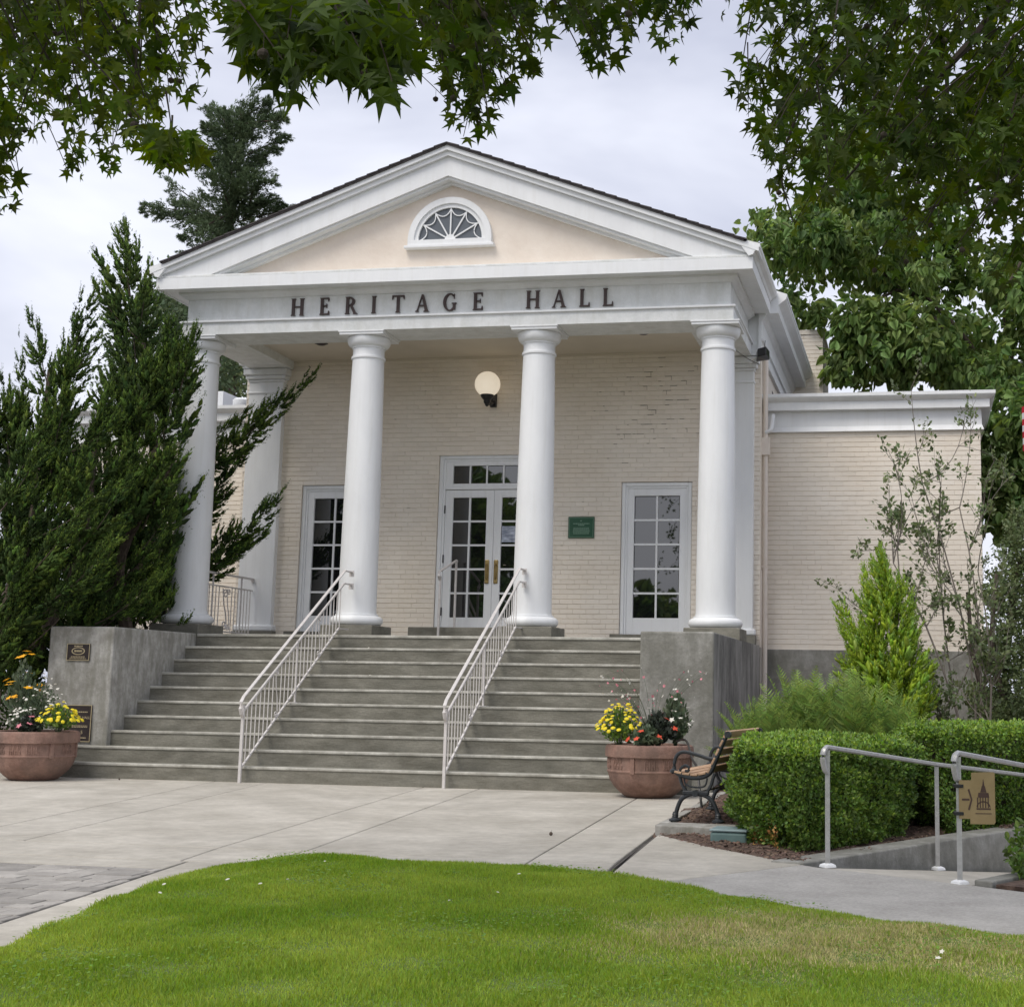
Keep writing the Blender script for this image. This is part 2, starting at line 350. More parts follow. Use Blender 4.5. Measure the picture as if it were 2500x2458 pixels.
# --- columns
def ring(n, rr, z0, z1):
    pass
def column(xc):
    root = bpy.data.objects.new('column', None); col.objects.link(root); root.parent = hall; root.location = (xc, YC, 0)
    p = .358; MB().box(-p, p, -p, p, ZL-.01, 1.846).build('plinth', 'conc', root, bevel=.012)
    pr = [(.25,1.847)]
    for a in range(-80, 81, 16): pr.append((.285+.062*math.cos(R(a)), 1.911+.064*math.sin(R(a))))
    pr += [(.283,1.976),(.283,1.995),(.262,2.0)]
    MB().lathe(pr, n=40).build('base', 'white', root, smooth=True)
    sh = [(.262,1.995),(.254,2.05)]
    for i in range(1, 15):
        t = i/14; sh.append((.254-.040*t**1.5, 2.05+(5.44-2.05)*t))
    sh += [(.214,5.45),(.228,5.455),(.232,5.47),(.228,5.49),(.214,5.495),(.212,5.60)]
    MB().lathe(sh, n=40).build('shaft', 'white', root, smooth=True)
    cp = [(.212,5.598),(.225,5.602),(.225,5.62),(.236,5.625)]
    for a in range(0, 91, 15): cp.append((.236+.058*math.sin(R(a)), 5.735-.108*math.cos(R(a))))
    cp += [(.294,5.745),(.25,5.752)]
    MB().lathe(cp, n=40).build('capital', 'white', root, smooth=True)
    a = .311; MB().box(-a, a, -a, a, 5.75, 5.797).build('abacus', 'white', root, bevel=.006)
    MB().box(-a-.012, a+.012, -a-.012, a+.012, 5.785, 5.8025).build('abacus_lip', 'white', root, bevel=.003)
for x in XC: column(x)
# pilasters against the wall
for s in (-1, 1):
    root = bpy.data.objects.new('pilaster', None); col.objects.link(root); root.parent = hall; root.location = (s*3.585, 0, 0)
    MB().box(-.275, .275, 4.99, YW+.05, 1.92, 5.6).build('shaft', 'white', root, bevel=.006)
    MB().box(-.32, .32, 4.94, YW+.05, ZL-.01, 1.835).build('plinth', 'conc', root, bevel=.008)
    MB().box(-.315, .315, 4.95, YW+.05, 1.836, 1.925).build('base', 'white', root, bevel=.025, seg=4)
    MB().box(-.29, .29, 4.975, YW+.05, 5.42, 5.455).build('astragal', 'white', root, bevel=.01)
    b = MB(); b.box(-.295, .295, 4.97, YW+.05, 5.60, 5.64); b.box(-.325, .325, 4.94, YW+.05, 5.641, 5.70); b.box(-.35, .35, 4.91, YW+.05, 5.701, 5.80); b.build('capital', 'white', root, bevel=.015, seg=3)

# --- entablature on three sides
XF, YF = 3.832, 2.831
def wrap(prof, name, m, bevel=0, yend=YW-.05, back=False, parent=hall):
    """prof: closed polygon of (out, z); swept along left side, front, right side"""
    n = len(prof); vs = []; fs = []
    for k in range(4):
        for o, z in prof:
            vs.append([(-XF-o, yend, z), (-XF-o, YF-o, z), (XF+o, YF-o, z), (XF+o, yend, z)][k])
    for k in range(3):
        for i in range(n):
            j = (i+1) % n; fs.append((k*n+i, (k+1)*n+i, (k+1)*n+j, k*n+j))
    fs.append(tuple(range(n))); fs.append(tuple(range(3*n, 4*n))[::-1])
    return MB().add(vs, fs).build(name, m, parent, bevel=bevel)
wrap([(0,ZC),(0,5.965),(-.645,5.965),(-.645,ZC)], 'architrave', 'white2')
wrap([(.0,5.966),(.03,5.972),(.03,5.99),(.015,6.0),(-.2,6.0),(-.2,5.966)], 'taenia', 'white')
wrap([(-.045,6.0005),(-.045,6.31),(-.3,6.31),(-.3,6.0005)], 'frieze', 'white2')
wrap([(-.03,6.311),(.0,6.33),(.02,6.35),(.055,6.365),(.055,6.397),(.25,6.397),(.25,6.385),(.276,6.385),(.276,6.54),(.262,6.545),(-.3,6.60),(-.3,6.311)], 'cornice', 'white', yend=4.84)
MB().box(-XF-.262, XF+.262, YF-.264, YF+.02, 6.546, 6.578).build('cornice_flashing', 'white2', hall, bevel=.006)
MB().box(-3.2, 3.2, 3.46, YW+.02, 5.93, 5.99).build('ceiling', 'ceil', hall)
MB().box(-3.15, 3.15, YW-.03, YW-.001, 5.90, 5.929).build('ceiling_trim', 'ceil', hall)
# gutters along both eaves of the portico
SL = .374
for s in (-1, 1):
    pf = [(4.06,6.545),(4.115,6.56),(4.135,6.60),(4.185,6.63),(4.205,6.66),(4.205,6.70),(4.05,6.745),(3.95,6.70)]
    MB().xz([(s*x, z) for x, z in pf], YF-.32, 4.86).build('eaves_gutter', 'white', hall)
# --- raking cornice
def rake(name, m, z_hi, z_lo, y0, y1, xh=None, xl_=None, bevel=0):
    """band parallel to the roof: apex heights z_hi, z_lo; half widths where it ends"""
    for s in (-1, 1):
        a = xh; b = xl_
        poly = [(0, z_hi), (s*a, z_hi-SL*a), (s*b, z_lo-SL*b), (0, z_lo)]
        MB().xz(poly, y0, y1).build(name, m, hall, bevel=bevel)
rake('raking_fascia', 'white', 8.10, 7.834, YF-.235, YF+.1, 4.10, 3.36)
rake('raking_moulding', 'white', 8.165, 8.101, YF-.285, YF+.1, 4.16, 4.10)
rake('raking_crown', 'white', 8.228, 8.166, YF-.325, YF+.1, 4.19, 4.19)
rake('raking_soffit_moulding', 'white', 7.833, 7.80, YF-.20, YF+.02, 3.30, 3.26)
rake('raking_inner_moulding', 'white', 7.799, 7.762, YF-.09, YF+.02, 3.22, 3.18)
MB().xz([(-3.35,6.579),(3.35,6.579),(0,7.83)], YF-.025, YF+.08).build('tympanum', 'stucco', hall)
# roofs
for s in (-1, 1):
    b = MB(); b.xz([(0,8.262),(s*4.0,8.262-SL*4.0),(s*4.0,8.230-SL*4.0),(0,8.230)], YF-.35, 4.9); rf = b.build('portico_roof', 'roof', hall)
    n = 26; sh = MB()
    for i in range(n):
        xa = 4.02*i/n; xb = 4.02*(i+1)/n+.02
        sh.add([(s*xa,YF-.362,8.262-SL*xa),(s*xb,YF-.362,8.275-SL*xb),(s*xb,4.9,8.275-SL*xb),(s*xa,4.9,8.262-SL*xa),(s*xb,YF-.362,8.255-SL*xb),(s*xb,4.9,8.255-SL*xb),(s*xa,YF-.362,8.248-SL*xa)],
               [(0,1,2,3),(1,4,5,2),(0,6,4,1)])
    for i in range(n):
        pass
    sh.build('shingle_course', 'roof', rf)['kind'] = 'stuff'
    MB().xz([(0,8.30),(s*4.34,8.30-SL*4.34),(s*4.34,8.25-SL*4.34),(0,8.25)], 4.86, 15).build('main_roof', 'roof', hall)
    # main eaves cornice
    pf = [(3.94,5.85),(3.98,5.85),(3.98,6.0),(4.01,6.01),(4.01,6.03),(3.985,6.04),(3.985,6.30),(4.03,6.34),(4.05,6.399),(4.225,6.399),(4.225,6.52),(4.25,6.54),(4.33,6.60),(4.345,6.65),(4.345,6.675),(3.94,6.82)]
    MB().xz([(s*x, z) for x, z in pf], 4.84, 15).build('main_cornice', 'white', hall)

# half round window
def arc(rad, a0, a1, n, cz=6.999, cx=0): return [(cx+rad*math.cos(R(a)), cz+rad*math.sin(R(a))) for a in np.linspace(a0, a1, n)]
fan = bpy.data.objects.new('fan_window', None); col.objects.link(fan); fan.parent = hall
yT = YF-.025
def band(ro, ri, y0, y1, n=32):
    b = MB(); o1 = arc(ro, 0, 180, n); i1 = arc(ri, 0, 180, n)
    for k in range(n-1): b.xz([o1[k], o1[k+1], i1[k+1], i1[k]], y0, y1)
    return b
band(.585, .50, yT-.07, yT+.01).build('outer_frame', 'white', fan, smooth=False)
band(.501, .445, yT-.045, yT+.01).build('inner_frame', 'white', fan)
b = MB(); b.box(-.585, .585, yT-.071, yT+.01, 6.925, 7.0); b.build('frame', 'white', fan, bevel=.004)
b = MB(); b.box(-.625, .625, yT-.10, yT+.01, 6.885, 6.924); b.build('sill', 'white', fan, bevel=.006)
pn = MB(); pn.xz(arc(.47, 0, 180, 24), yT-.012, yT-.002); pn.build('pane', 'glass2', fan)
b = MB(); b.xz(arc(.075, 0, 180, 12), yT-.036, yT-.011); b.build('hub', 'white', fan)
for k, a in enumerate((30, 60, 90, 120, 150)):
    ca, sa = math.cos(R(a)), math.sin(R(a)); b = MB()
    b.tube([(.06*ca, yT-.024, 6.999+.06*sa), (.455*ca, yT-.024, 6.999+.455*sa)], .013, 4); b.build('glazing_bar', 'white', fan)
b = MB()
for k in range(6):
    a0, a1 = 30*k, 30*k+30; am = R((a0+a1)/2)
    pts = [(.40*math.cos(R(a0)), .40*math.sin(R(a0))), (.27*math.cos(am)*1.17, .27*math.sin(am)*1.17), (.40*math.cos(R(a1)), .40*math.sin(R(a1)))]
    p0 = (.435*math.cos(R(a0)), .435*math.sin(R(a0))); p2 = (.435*math.cos(R(a1)), .435*math.sin(R(a1))); p1 = (.27*math.cos(am), .27*math.sin(am))
    b.tube([(x, yT-.026, 6.999+z) for x, z in bez(p0, p1, p2, 9)], .009, 4)
b.build('scalloped_bars', 'white', fan)

# --- letters of the frieze
def letter_polys(ch):
    T, t, s = .165, .085, .05     # thick, thin, serif height
    def stem(x, w=T, sw=.29, z0=0, z1=1): 
        c = x+w/2; return [[(x,z0+.01),(x+w,z0+.01),(x+w,z1-.01),(x,z1-.01)], [(c-sw/2,z0),(c+sw/2,z0),(c+w/2+.02,z0+s),(c-w/2-.02,z0+s)], [(c-w/2-.02,z1-s),(c+w/2+.02,z1-s),(c+sw/2,z1),(c-sw/2,z1)]]
    def bar(x0, x1, z, h=t*.8): return [[(x0,z),(x1,z),(x1,z+h),(x0,z+h)]]
    def ring_(cx, cz, rx, rz, w, a0, a1, n=14, w2=None):
        out = []; A = np.linspace(a0, a1, n)
        for i in range(n-1):
            q = []
            for a, o in ((A[i],1),(A[i+1],1),(A[i+1],0),(A[i],0)):
                ww = t*.75+(w-t*.75)*abs(math.cos(R(a))); rr = (1, 1-ww/rx, 1-ww/rz)
                q.append((cx+rx*math.cos(R(a))*(1 if o else 1-ww/rx), cz+rz*math.sin(R(a))*(1 if o else 1-ww/rz)))
            out.append(q)
        return out
    if ch == 'H': return stem(.07)+stem(.60)+bar(.2, .62, .48), .84
    if ch == 'I': return stem(.07), .30
    if ch == 'L': return stem(.07)+bar(.2,.60,.0)+[[(.52,.0),(.62,.0),(.60,.24),(.57,.24)]], .64
    if ch == 'E': return stem(.07)+bar(.2,.58,.0)+bar(.2,.56,.935,.065)+bar(.2,.46,.485)+[[(.51,.0),(.61,.0),(.59,.22),(.56,.22)],[(.53,.78),(.56,.78),(.58,1),(.50,1)],[(.43,.40),(.46,.40),(.46,.64),(.43,.64)]], .63
    if ch == 'T': return stem(.285)+bar(.02,.72,.935,.065)+[[(.0,.76),(.03,.76),(.10,1),(.01,1)],[(.71,.76),(.74,.76),(.73,1),(.64,1)]], .74
    if ch == 'A': return [[(.06,.01),(.12,.01),(.42,1),(.36,1)],[(.34,1),(.46,1),(.76,.01),(.58,.01)],[(.22,.32),(.62,.32),(.60,.39),(.24,.39)],[(-.02,0),(.21,0),(.16,s),(.04,s)],[(.48,0),(.84,0),(.77,s),(.56,s)]], .82
    if ch == 'R': return stem(.07)+ring_(.30,.735,.30,.265,T,-90,90)+bar(.2,.31,.93,.07)+bar(.2,.31,.47,.07)+[[(.30,.50),(.44,.52),(.70,.04),(.54,.04)],[(.52,0),(.80,0),(.74,s),(.56,s)]], .78
    if ch == 'G': return ring_(.42,.5,.41,.52,T,55,305,20)+[[(.60,.06),(.74,.06),(.74,.42),(.60,.42)],[(.52,.41),(.82,.41),(.80,.46),(.54,.46)],[(.64,.70),(.68,.70),(.69,.98),(.66,.98)]], .82
    return [], .3
lh = .236
CX = lambda x, off, sc=.46464: (off+x*sc)
def xat(u, v): return at(u/K, v/K, YF+.02)
lets = [('H',810,924,350,320),('E',952,918,350,320),('R',1092,914,350,320),('I',1210,910,350,320),('T',1338,905,350,320),('A',1466,903,350,320),('G',1610,898,350,320),('E',1758,893,350,320),
        ('H',325,882,1150,320),('A',463,878,1150,320),('L',597,872,1150,320),('L',720,868,1150,320)]
for ch, zx, zy, ox, oy in lets:
    p = xat(CX(zx, ox), CX(zy, oy)); polys, wd = letter_polys(ch); b = MB()
    for i, q in enumerate(polys):
        b.xz([((x-wd/2)*lh*.98, z*lh) for x, z in q], -.030-.0006*(i % 5), .0)
    b.build('letter', 'letter', hall, loc=(p[0], YF+.0445, 6.158-lh/2))['label'] = 'dark brown raised capital letter %s on the white frieze' % ch

# --- brick walls
CH = .0705; BL = .1955; G = .0048
nb_objs = 0; brick_meshes = {}
allbricks = []      # (depth, parent, x0,x1,z0,z1,ori,plane)
def course_rects(a0, a1, z0, z1, holes):
    out = []; n = int(round((z1-z0)/CH))
    ch = (z1-z0)/n
    for i in range(n):
        za, zb = z0+i*ch, z0+(i+1)*ch; zm = (za+zb)/2
        off = (0 if i % 2 else BL/2)+random.uniform(-.02,.02)
        # spans free of holes
        spans = [(a0, a1)]
        for h0, h1, hz0, hz1 in holes:
            if hz0 < zm < hz1:
                ns = []
                for s0, s1 in spans:
                    if h1 <= s0 or h0 >= s1: ns.append((s0, s1)); continue
                    if h0 > s0: ns.append((s0, h0))
                    if h1 < s1: ns.append((h1, s1))
                spans = ns
        for s0, s1 in spans:
            x = math.floor((s0-off)/BL)*BL+off
            while x < s1:
                xa, xb = max(x, s0), min(x+BL, s1)
                if xb-xa > .03: out.append((xa, xb, za, zb))
                x += BL
    return out
def brick_verts(w, h, d=.009):
    c = .0035
    e = .0008
    return [(0,0,0),(w,0,0),(w,0,h),(0,0,h),(e,-d,c),(w-e,-d,c),(w-e,-d,h-c),(e,-d,h-c)], [(4,5,6,7),(0,1,5,4),(1,2,6,5),(2,3,7,6),(3,0,4,7)]
pw = MB()
# porch wall panels round the openings
OPEN = [(-.83, .87, ZL, 4.463), (1.935, 2.97, ZL, 4.027), (-2.97, -1.935, ZL, 4.027)]
xs = [-XO, -2.97, -1.935, -.83, .87, 1.935, 2.97, XO]
for i in range(len(xs)-1):
    h = [o for o in OPEN if abs(o[0]-xs[i]) < .01]
    z0 = h[0][3] if h else ZL-.02
    pw.box(xs[i], xs[i+1], YW, YW+.25, z0, 6.9)
front = pw.build('brick_wall', 'mortar', hall)
for rct in course_rects(-XO, XO, ZL, 5.925, OPEN): allbricks.append((front, rct, 'f', YW))
wg = {}
for s in (1, -1):
    b = MB(); x0, x1 = sorted((s*(XO+.0), s*7.035)); b.box(x0, x1, 5.5, 13, 1.66, 5.25); wl = b.build('wing_wall', 'mortar', hall); wg[s] = wl
    for rct in course_rects(x0, x1, 1.662, 4.77, []): allbricks.append((wl, rct, 'f', 5.5))
    b = MB(); x0, x1 = sorted((s*XO, s*7.06)); b.box(x0, x1, 5.465, 13, -.35, 1.66); b.build('wing_foundation', 'cheek2', hall, bevel=.008)
    # side of the main block
    b = MB(); x0, x1 = sorted((s*(XO-.25), s*(XO-.013))); b.box(x0, x1, YW+.26, 15, ZL-.02, 6.5); sw = b.build('side_wall', 'mortar', hall)
    for rct in course_rects(YW-.01, 5.52, ZL, 5.84, []): allbricks.append((sw, rct, 's', s*(XO-.013)))
    if s == 1:
        MB().box(XO-.26, XO-.0125, YW+.001, YW+.26, ZL-.02, 6.4).build('wall_corner', 'mortar', hall)
    # wing cornice : profile swept front and side
    pf = [(.0,4.775),(.055,4.785),(.05,4.80),(.028,4.86),(.022,5.085),(.10,5.09),(.135,5.09),(.135,5.205),(.15,5.21),(.195,5.245),(.215,5.27),(.215,5.318),(-.3,5.33),(-.3,4.775)]
    n = len(pf); vs = []; fs = []
    for k in range(3):
        for o, z in pf: vs.append([(s*XO, 5.5-o, z), (s*(7.03+o), 5.5-o, z), (s*(7.03+o), 13, z)][k])
    for k in range(2):
        for i in range(n): j = (i+1) % n; fs.append((k*n+i, (k+1)*n+i, (k+1)*n+j, k*n+j))
    fs.append(tuple(range(n))); fs.append(tuple(range(2*n, 3*n)))
    MB().add(vs, fs).build('wing_cornice', 'white', hall)
    x0, x1 = sorted((s*XO, s*6.9)); MB().box(x0, x1, 5.75, 13, 5.2, 5.30).build('wing_roof', 'roof', hall)
# order by size on screen, nearest first
def bdist(a):
    p, (x0, x1, z0, z1), o, pl = a
    P = np.array([(x0+x1)/2, pl, (z0+z1)/2]) if o == 'f' else np.array([pl, (x0+x1)/2, (z0+z1)/2])
    u, v, d = proj(P); sz = (x1-x0) if o == 'f' else .02
    if not (0 < u < 1937 and 0 < v < 1904): return 99
    if p == wg[-1]: return 98
    return d/(sz/BL)**.5
allbricks.sort(key=bdist)
rest = {}
for i, (p, (x0, x1, z0, z1), o, pl) in enumerate(allbricks):
    w_, h_ = x1-x0-.0012, z1-z0-.0060
    if o == 'f' and i < 296:
        key = (round(w_, 3), round(h_, 3))
        if key not in brick_meshes:
            v, f = brick_verts(*key); me = bpy.data.meshes.new('brick'); me.from_pydata(v, [], f); me.materials.append(M['brick']); brick_meshes[key] = me
        ob = bpy.data.objects.new('brick', brick_meshes[key]); col.objects.link(ob); ob.parent = p
        ob.location = (x0+G/2, pl+random.uniform(-.0015,.0015), z0+G/2+random.uniform(-.001,.001)); ob.rotation_euler = (0, random.uniform(-.004,.004), 0)
    else:
        d = .009+random.uniform(-.002,.002); v, f = brick_verts(w_, h_, d); dz = random.uniform(-.001,.001)
        if o == 'f': v = [(x+x0+G/2, y+pl, z+z0+G/2+dz) for x, y, z in v]
        else:
            s = 1 if pl > 0 else -1; v = [(pl-s*y, x0+G/2+x, z+z0+G/2+dz) for x, y, z in v]
        rest.setdefault(p.name, (p, MB()))[1].add(v, f)
for n_, (p, b) in rest.items():
    ob = b.build('brick_courses', 'bricks', p); ob['kind'] = 'stuff'
for s in (1, -1):
    b = MB(); x0, x1 = sorted((s*XO, s*7.04)); b.box(x0, x1, 5.487, 5.5, 1.645, 1.668); b.build('ledge', 'pipe', hall)
# chimney-like brick block rising behind the right eaves
ch = MB(); ch.box(3.62, 4.53, 10, 11.6, 0, 7.40); cho = ch.build('rear_brick_stack', 'mortar', hall)
cb = MB()
for (xa, xb, za, zb) in course_rects(3.62, 4.53, 5.0, 7.36, []):
    v, f = brick_verts(xb-xa-G, zb-za-G*1.2); cb.add([(x+xa+G/2, y+10, z+za+G/2) for x, y, z in v], f)
stuff(cb.build('brick_courses', 'bricks', cho)); MB().box(3.60, 4.55, 9.97, 11.63, 7.36, 7.44).build('stack_cap', 'bricks', cho)

# dark chips where paint has fallen from the joints of the upper right porch wall
b = MB(); rc_ = random.Random(5)
for i in range(70):
    zc = ZL+CH*round((rc_.gauss(5.15,.38)-ZL)/CH)*((5.925-ZL)/CH/round((5.925-ZL)/CH)); xc = rc_.gauss(2.45,.42)
    if not (4.2 < zc < 5.88 and 1.5 < xc < 3.2): continue
    w_ = rc_.uniform(.02,.11); b.box(xc, xc+w_, YW-.0105, YW-.002, zc-.005, zc+.003)
    if rc_.random() < .25: b.box(xc+w_, xc+w_+.006, YW-.0105, YW-.002, zc-.06, zc)
for i in range(14):
    zc = ZL+CH*rc_.randint(12,55)*((5.925-ZL)/CH/round((5.925-ZL)/CH)); xc = rc_.choice([rc_.uniform(-1.8,-.9), rc_.uniform(.2,1.8)])
    if zc < 5.85: b.box(xc, xc+rc_.uniform(.02,.05), YW-.0105, YW-.002, zc-.004, zc+.002)
stuff(b.build('paint_chips', mat('bare_dark_joint', (.33,.28,.22), (.44,.38,.31), 20, .9), hall))

# --- windows and doors
def frame_rect(b, x0, x1, z0, z1, w, y0, y1, bottom=True):
    b.box(x0, x0+w, y0, y1, z0, z1); b.box(x1-w, x1, y0, y1, z0, z1); b.box(x0+w, x1-w, y0, y1, z1-w, z1)
    if bottom: b.box(x0+w, x1-w, y0, y1, z0, z0+w)
def glazing(root, x0, x1, z0, z1, cols, rows, y, bar=.028):
    w_, h_ = (x1-x0)/cols, (z1-z0)/rows
    for i in range(cols):
        for j in range(rows):
            b = MB(); b.box(x0+i*w_+bar/2-.003, x0+(i+1)*w_-bar/2+.003, y+.012, y+.018, z0+j*h_+bar/2-.003, z0+(j+1)*h_-bar/2+.003)
            o = b.build('pane', 'glass', root); 
            o.rotation_euler = (0,0,0)
    for i in range(1, cols): MB().box(x0+i*w_-bar/2, x0+i*w_+bar/2, y-.006, y+.02, z0, z1).build('glazing_bar', 'white', root)
    for j in range(1, rows):
        for i in range(cols): MB().box(x0+i*w_+(bar/2 if i else 0), x0+(i+1)*w_-(bar/2 if i < cols-1 else 0), y-.004, y+.02, z0+j*h_-bar/2, z0+j*h_+bar/2).build('glazing_bar', 'white', root)
for s in (1, -1):
    root = bpy.data.objects.new('window', None); col.objects.link(root); root.parent = hall; c = 2.4525*s
    b = MB(); frame_rect(b, c-.512, c+.512, 1.838, 4.022, .055, YW+.02, YW+.15, False); b.build('outer_frame', 'white', root, bevel=.008)
    b = MB(); frame_rect(b, c-.457, c+.457, 1.838, 3.967, .03, YW+.035, YW+.15, False); b.build('inner_frame', 'white', root, bevel=.006)
    b = MB(); x0, x1, z0, z1 = c-.427, c+.427, 1.84, 3.937; gx0, gx1, gz0, gz1 = c-.332, c+.332, 2.075, 3.83
    b.box(x0, gx0, YW+.05, YW+.10, z0, z1); b.box(gx1, x1, YW+.05, YW+.10, z0, z1); b.box(gx0, gx1, YW+.05, YW+.10, gz1, z1); b.box(gx0, gx1, YW+.05, YW+.10, z0, gz0)
    b.build('sash', 'white', root, bevel=.004)
    glazing(root, gx0, gx1, gz0, gz1, 2, 5, YW+.065)
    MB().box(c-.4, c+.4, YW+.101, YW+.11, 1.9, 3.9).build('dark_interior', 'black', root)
door = bpy.data.objects.new('entrance', None); col.objects.link(door); door.parent = hall
b = MB(); frame_rect(b, -.826, .866, 1.893, 4.460, .06, YW+.02, YW+.18, False); b.build('outer_frame', 'white', door, bevel=.008)
b = MB(); frame_rect(b, -.766, .806, 1.893, 4.400, .035, YW+.04, YW+.18, False); b.build('inner_frame', 'white', door, bevel=.006)
b = MB(); b.box(-.731, .771, YW+.03, YW+.18, 3.945, 3.985); b.build('transom_bar', 'white', door, bevel=.006)
tr = bpy.data.objects.new('transom_window', None); col.objects.link(tr); tr.parent = door
b = MB(); x0, x1, z0, z1 = -.731, .771, 3.985, 4.365; gx0, gx1, gz0, gz1 = -.622, .662, 4.035, 4.302
b.box(x0, gx0, YW+.05, YW+.1, z0, z1); b.box(gx1, x1, YW+.05, YW+.1, z0, z1); b.box(gx0, gx1, YW+.05, YW+.1, gz1, z1); b.box(gx0, gx1, YW+.05, YW+.1, z0, gz0)
b.build('sash', 'white', tr, bevel=.004); 
def merge_glazing(root, *a, **k): glazing(root, *a, **k)
glazing(door, gx0, gx1, gz0, gz1, 5, 1, YW+.065, .022)
for (x0, x1, gx0, gx1, px) in ((-.728, .017, -.61, -.097, -.058), (.021, .768, .136, .65, .078)):
    lf = bpy.data.objects.new('door_leaf', None); col.objects.link(lf); lf.parent = hall
    b = MB(); z0, z1, gz0, gz1 = 1.897, 3.94, 2.065, 3.826
    b.box(x0, gx0, YW+.055, YW+.10, z0, z1); b.box(gx1, x1, YW+.055, YW+.10, z0, z1); b.box(gx0, gx1, YW+.055, YW+.10, gz1, z1); b.box(gx0, gx1, YW+.055, YW+.10, z0, gz0)
    b.build('rail_and_stile', 'white', lf, bevel=.004)
    glazing(lf, gx0, gx1, gz0, gz1, 2, 5, YW+.068)
    MB().box(px-.032, px+.032, YW+.035, YW+.054, 2.56, 2.905).build('push_plate', 'brass', lf, bevel=.01)
    b = MB(); b.tube([(px, YW+.04, 2.62), (px, YW-.01, 2.64), (px, YW-.015, 2.74), (px, YW-.01, 2.83), (px, YW+.04, 2.85)], .010, 6); b.build('pull_handle', 'brass', lf)
    hx = x0-.004 if x0 < 0 else x1+.004
    for hz in (2.15, 2.92, 3.65): MB().box(hx-.008, hx+.008, YW+.036, YW+.056, hz-.06, hz+.06).build('hinge', 'black', lf)
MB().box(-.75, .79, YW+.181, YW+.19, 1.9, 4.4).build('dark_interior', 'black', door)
nt_ = MB().box(.146, .382, YW+.057, YW+.060, 3.165, 3.40).build('notice_sheet', mat('printed_paper', (.20,.23,.30), (.55,.60,.70), 9, .4, stretch=(1,1,3)), None)
tag(nt_, 'blue and white paper notice taped in the right door pane', 'notice')

# ================================================================== things fixed to the building
lamp = thing('globe_lamp', 'lit white globe lamp on black bracket above the double doors', 'lamp', (-.019, 4.75, 5.44))
g = MB(); g.lathe([(.187*math.sin(R(a)), -.187*math.cos(R(a))) for a in range(4, 181, 8)], n=28); g.build('globe', 'globe', lamp, smooth=True)
b = MB(); b.lathe([(.03,-.30),(.05,-.27),(.05,-.24),(.085,-.20),(.10,-.165),(.095,-.15)], n=20); b.build('holder', 'black', lamp, smooth=True)
b = MB(); b.lathe([(.012,-.33),(.03,-.31),(.02,-.29)], n=12); b.build('finial', 'black', lamp, smooth=True)
b = MB(); b.tube([(0,.02,-.23),(0,.16,-.26),(0,.34,-.20)], .028, 8); b.build('arm', 'black', lamp); MB().box(-.05,.05,.30,.349,-.28,-.08).build('wall_plate', 'black', lamp, bevel=.01)
for x, y in ((-2.3, 4.0), (2.45, 3.9)):
    o = MB().lathe([(.02,5.90),(.05,5.905),(.085,5.925),(.10,5.929)], (x, y), 16).build('ceiling_light', 'bronze', None, smooth=True)
    tag(o, 'small dark bronze light on the porch ceiling at the %s end' % ('left' if x < 0 else 'right'), 'ceiling light', 'lights on the porch ceiling')
def strips(parent, m, x0, x1, z0, z1, y, n, gap=.45, ragged=.1):
    b = MB(); h = (z1-z0)/n
    for i in range(n):
        w_ = (x1-x0)*(1-random.uniform(0, ragged)); cx = (x0+x1)/2; x = cx-w_/2
        while x < cx+w_/2-.004:
            l = random.uniform(.012,.035); e = min(x+l, cx+w_/2); b.box(x, e, y-.001, y, z0+i*h+h*gap/2, z0+(i+1)*h-h*gap/2); x = e+.005
    return b.build('lettering', m, parent)
def text(parent, s, m, x, z, y, h, align='CENTER'):
    cu = bpy.data.curves.new('t', 'FONT'); cu.body = s; cu.size = h; cu.align_x = align; cu.extrude = .0015
    to = bpy.data.objects.new('t', cu); col.objects.link(to); bpy.context.view_layer.update()
    me = bpy.data.meshes.new_from_object(to); bpy.data.objects.remove(to)
    me.materials.append(M[m]); o = bpy.data.objects.new('lettering', me); col.objects.link(o); o.parent = parent
    o.rotation_euler = (R(90),0,0); o.location = (x, y, z); return o
pq = thing('wall_plaque', 'dark green rectangular plaque on the brick wall between door and right window', 'plaque', (1.359, YW-.013, 3.368))
MB().box(-.192,.192,-.02,0,-.155,.155).build('plate','green',pq,bevel=.004)
b = MB(); frame_rect(b,-.178,.178,-.141,.141,.005,-.023,-.019); b.build('border','pgreen',pq)
strips(pq,'pgreen',-.125,.13,-.10,.0,-.0205,7); strips(pq,'pgreen',-.12,.12,.045,.062,-.0205,1,.2,0); strips(pq,'pgreen',-.045,.045,.022,.04,-.0205,1,.2,0); strips(pq,'pgreen',-.02,.02,.085,.105,-.0205,2,.2,.3)
pc = thing('bronze_plaque', 'small bronze plaque with oval emblem high on the left cheek wall', 'plaque', (-3.557, YCF-.001, 1.405))
MB().box(-.145,.145,-.018,0,-.098,.098).build('plate','bronze',pc,bevel=.003)
b = MB(); frame_rect(b,-.145,.145,-.098,.098,.007,-.0215,-.017); b.build('border','gold',pc)
b = MB(); n = 28
for i in range(n):
    a, c_ = 2*math.pi*i/n, 2*math.pi*(i+1)/n
    b.xz([(.085*math.cos(a),.012+.045*math.sin(a)),(.085*math.cos(c_),.012+.045*math.sin(c_)),(.072*math.cos(c_),.012+.035*math.sin(c_)),(.072*math.cos(a),.012+.035*math.sin(a))],-.0215,-.0175)
b.build('oval_rim','gold',pc); strips(pc,'gold',-.05,.05,.0,.025,-.0195,1,.1,0); strips(pc,'gold',-.055,.055,.062,.078,-.0195,1,.2,.0); strips(pc,'gold',-.11,.11,-.082,-.045,-.0195,3,.5,.3)
pd_ = thing('large_bronze_plaque', 'tall black plaque lettered HALL low on the left cheek wall behind the flower bowl', 'plaque', (-3.50, YCF-.001, .585))
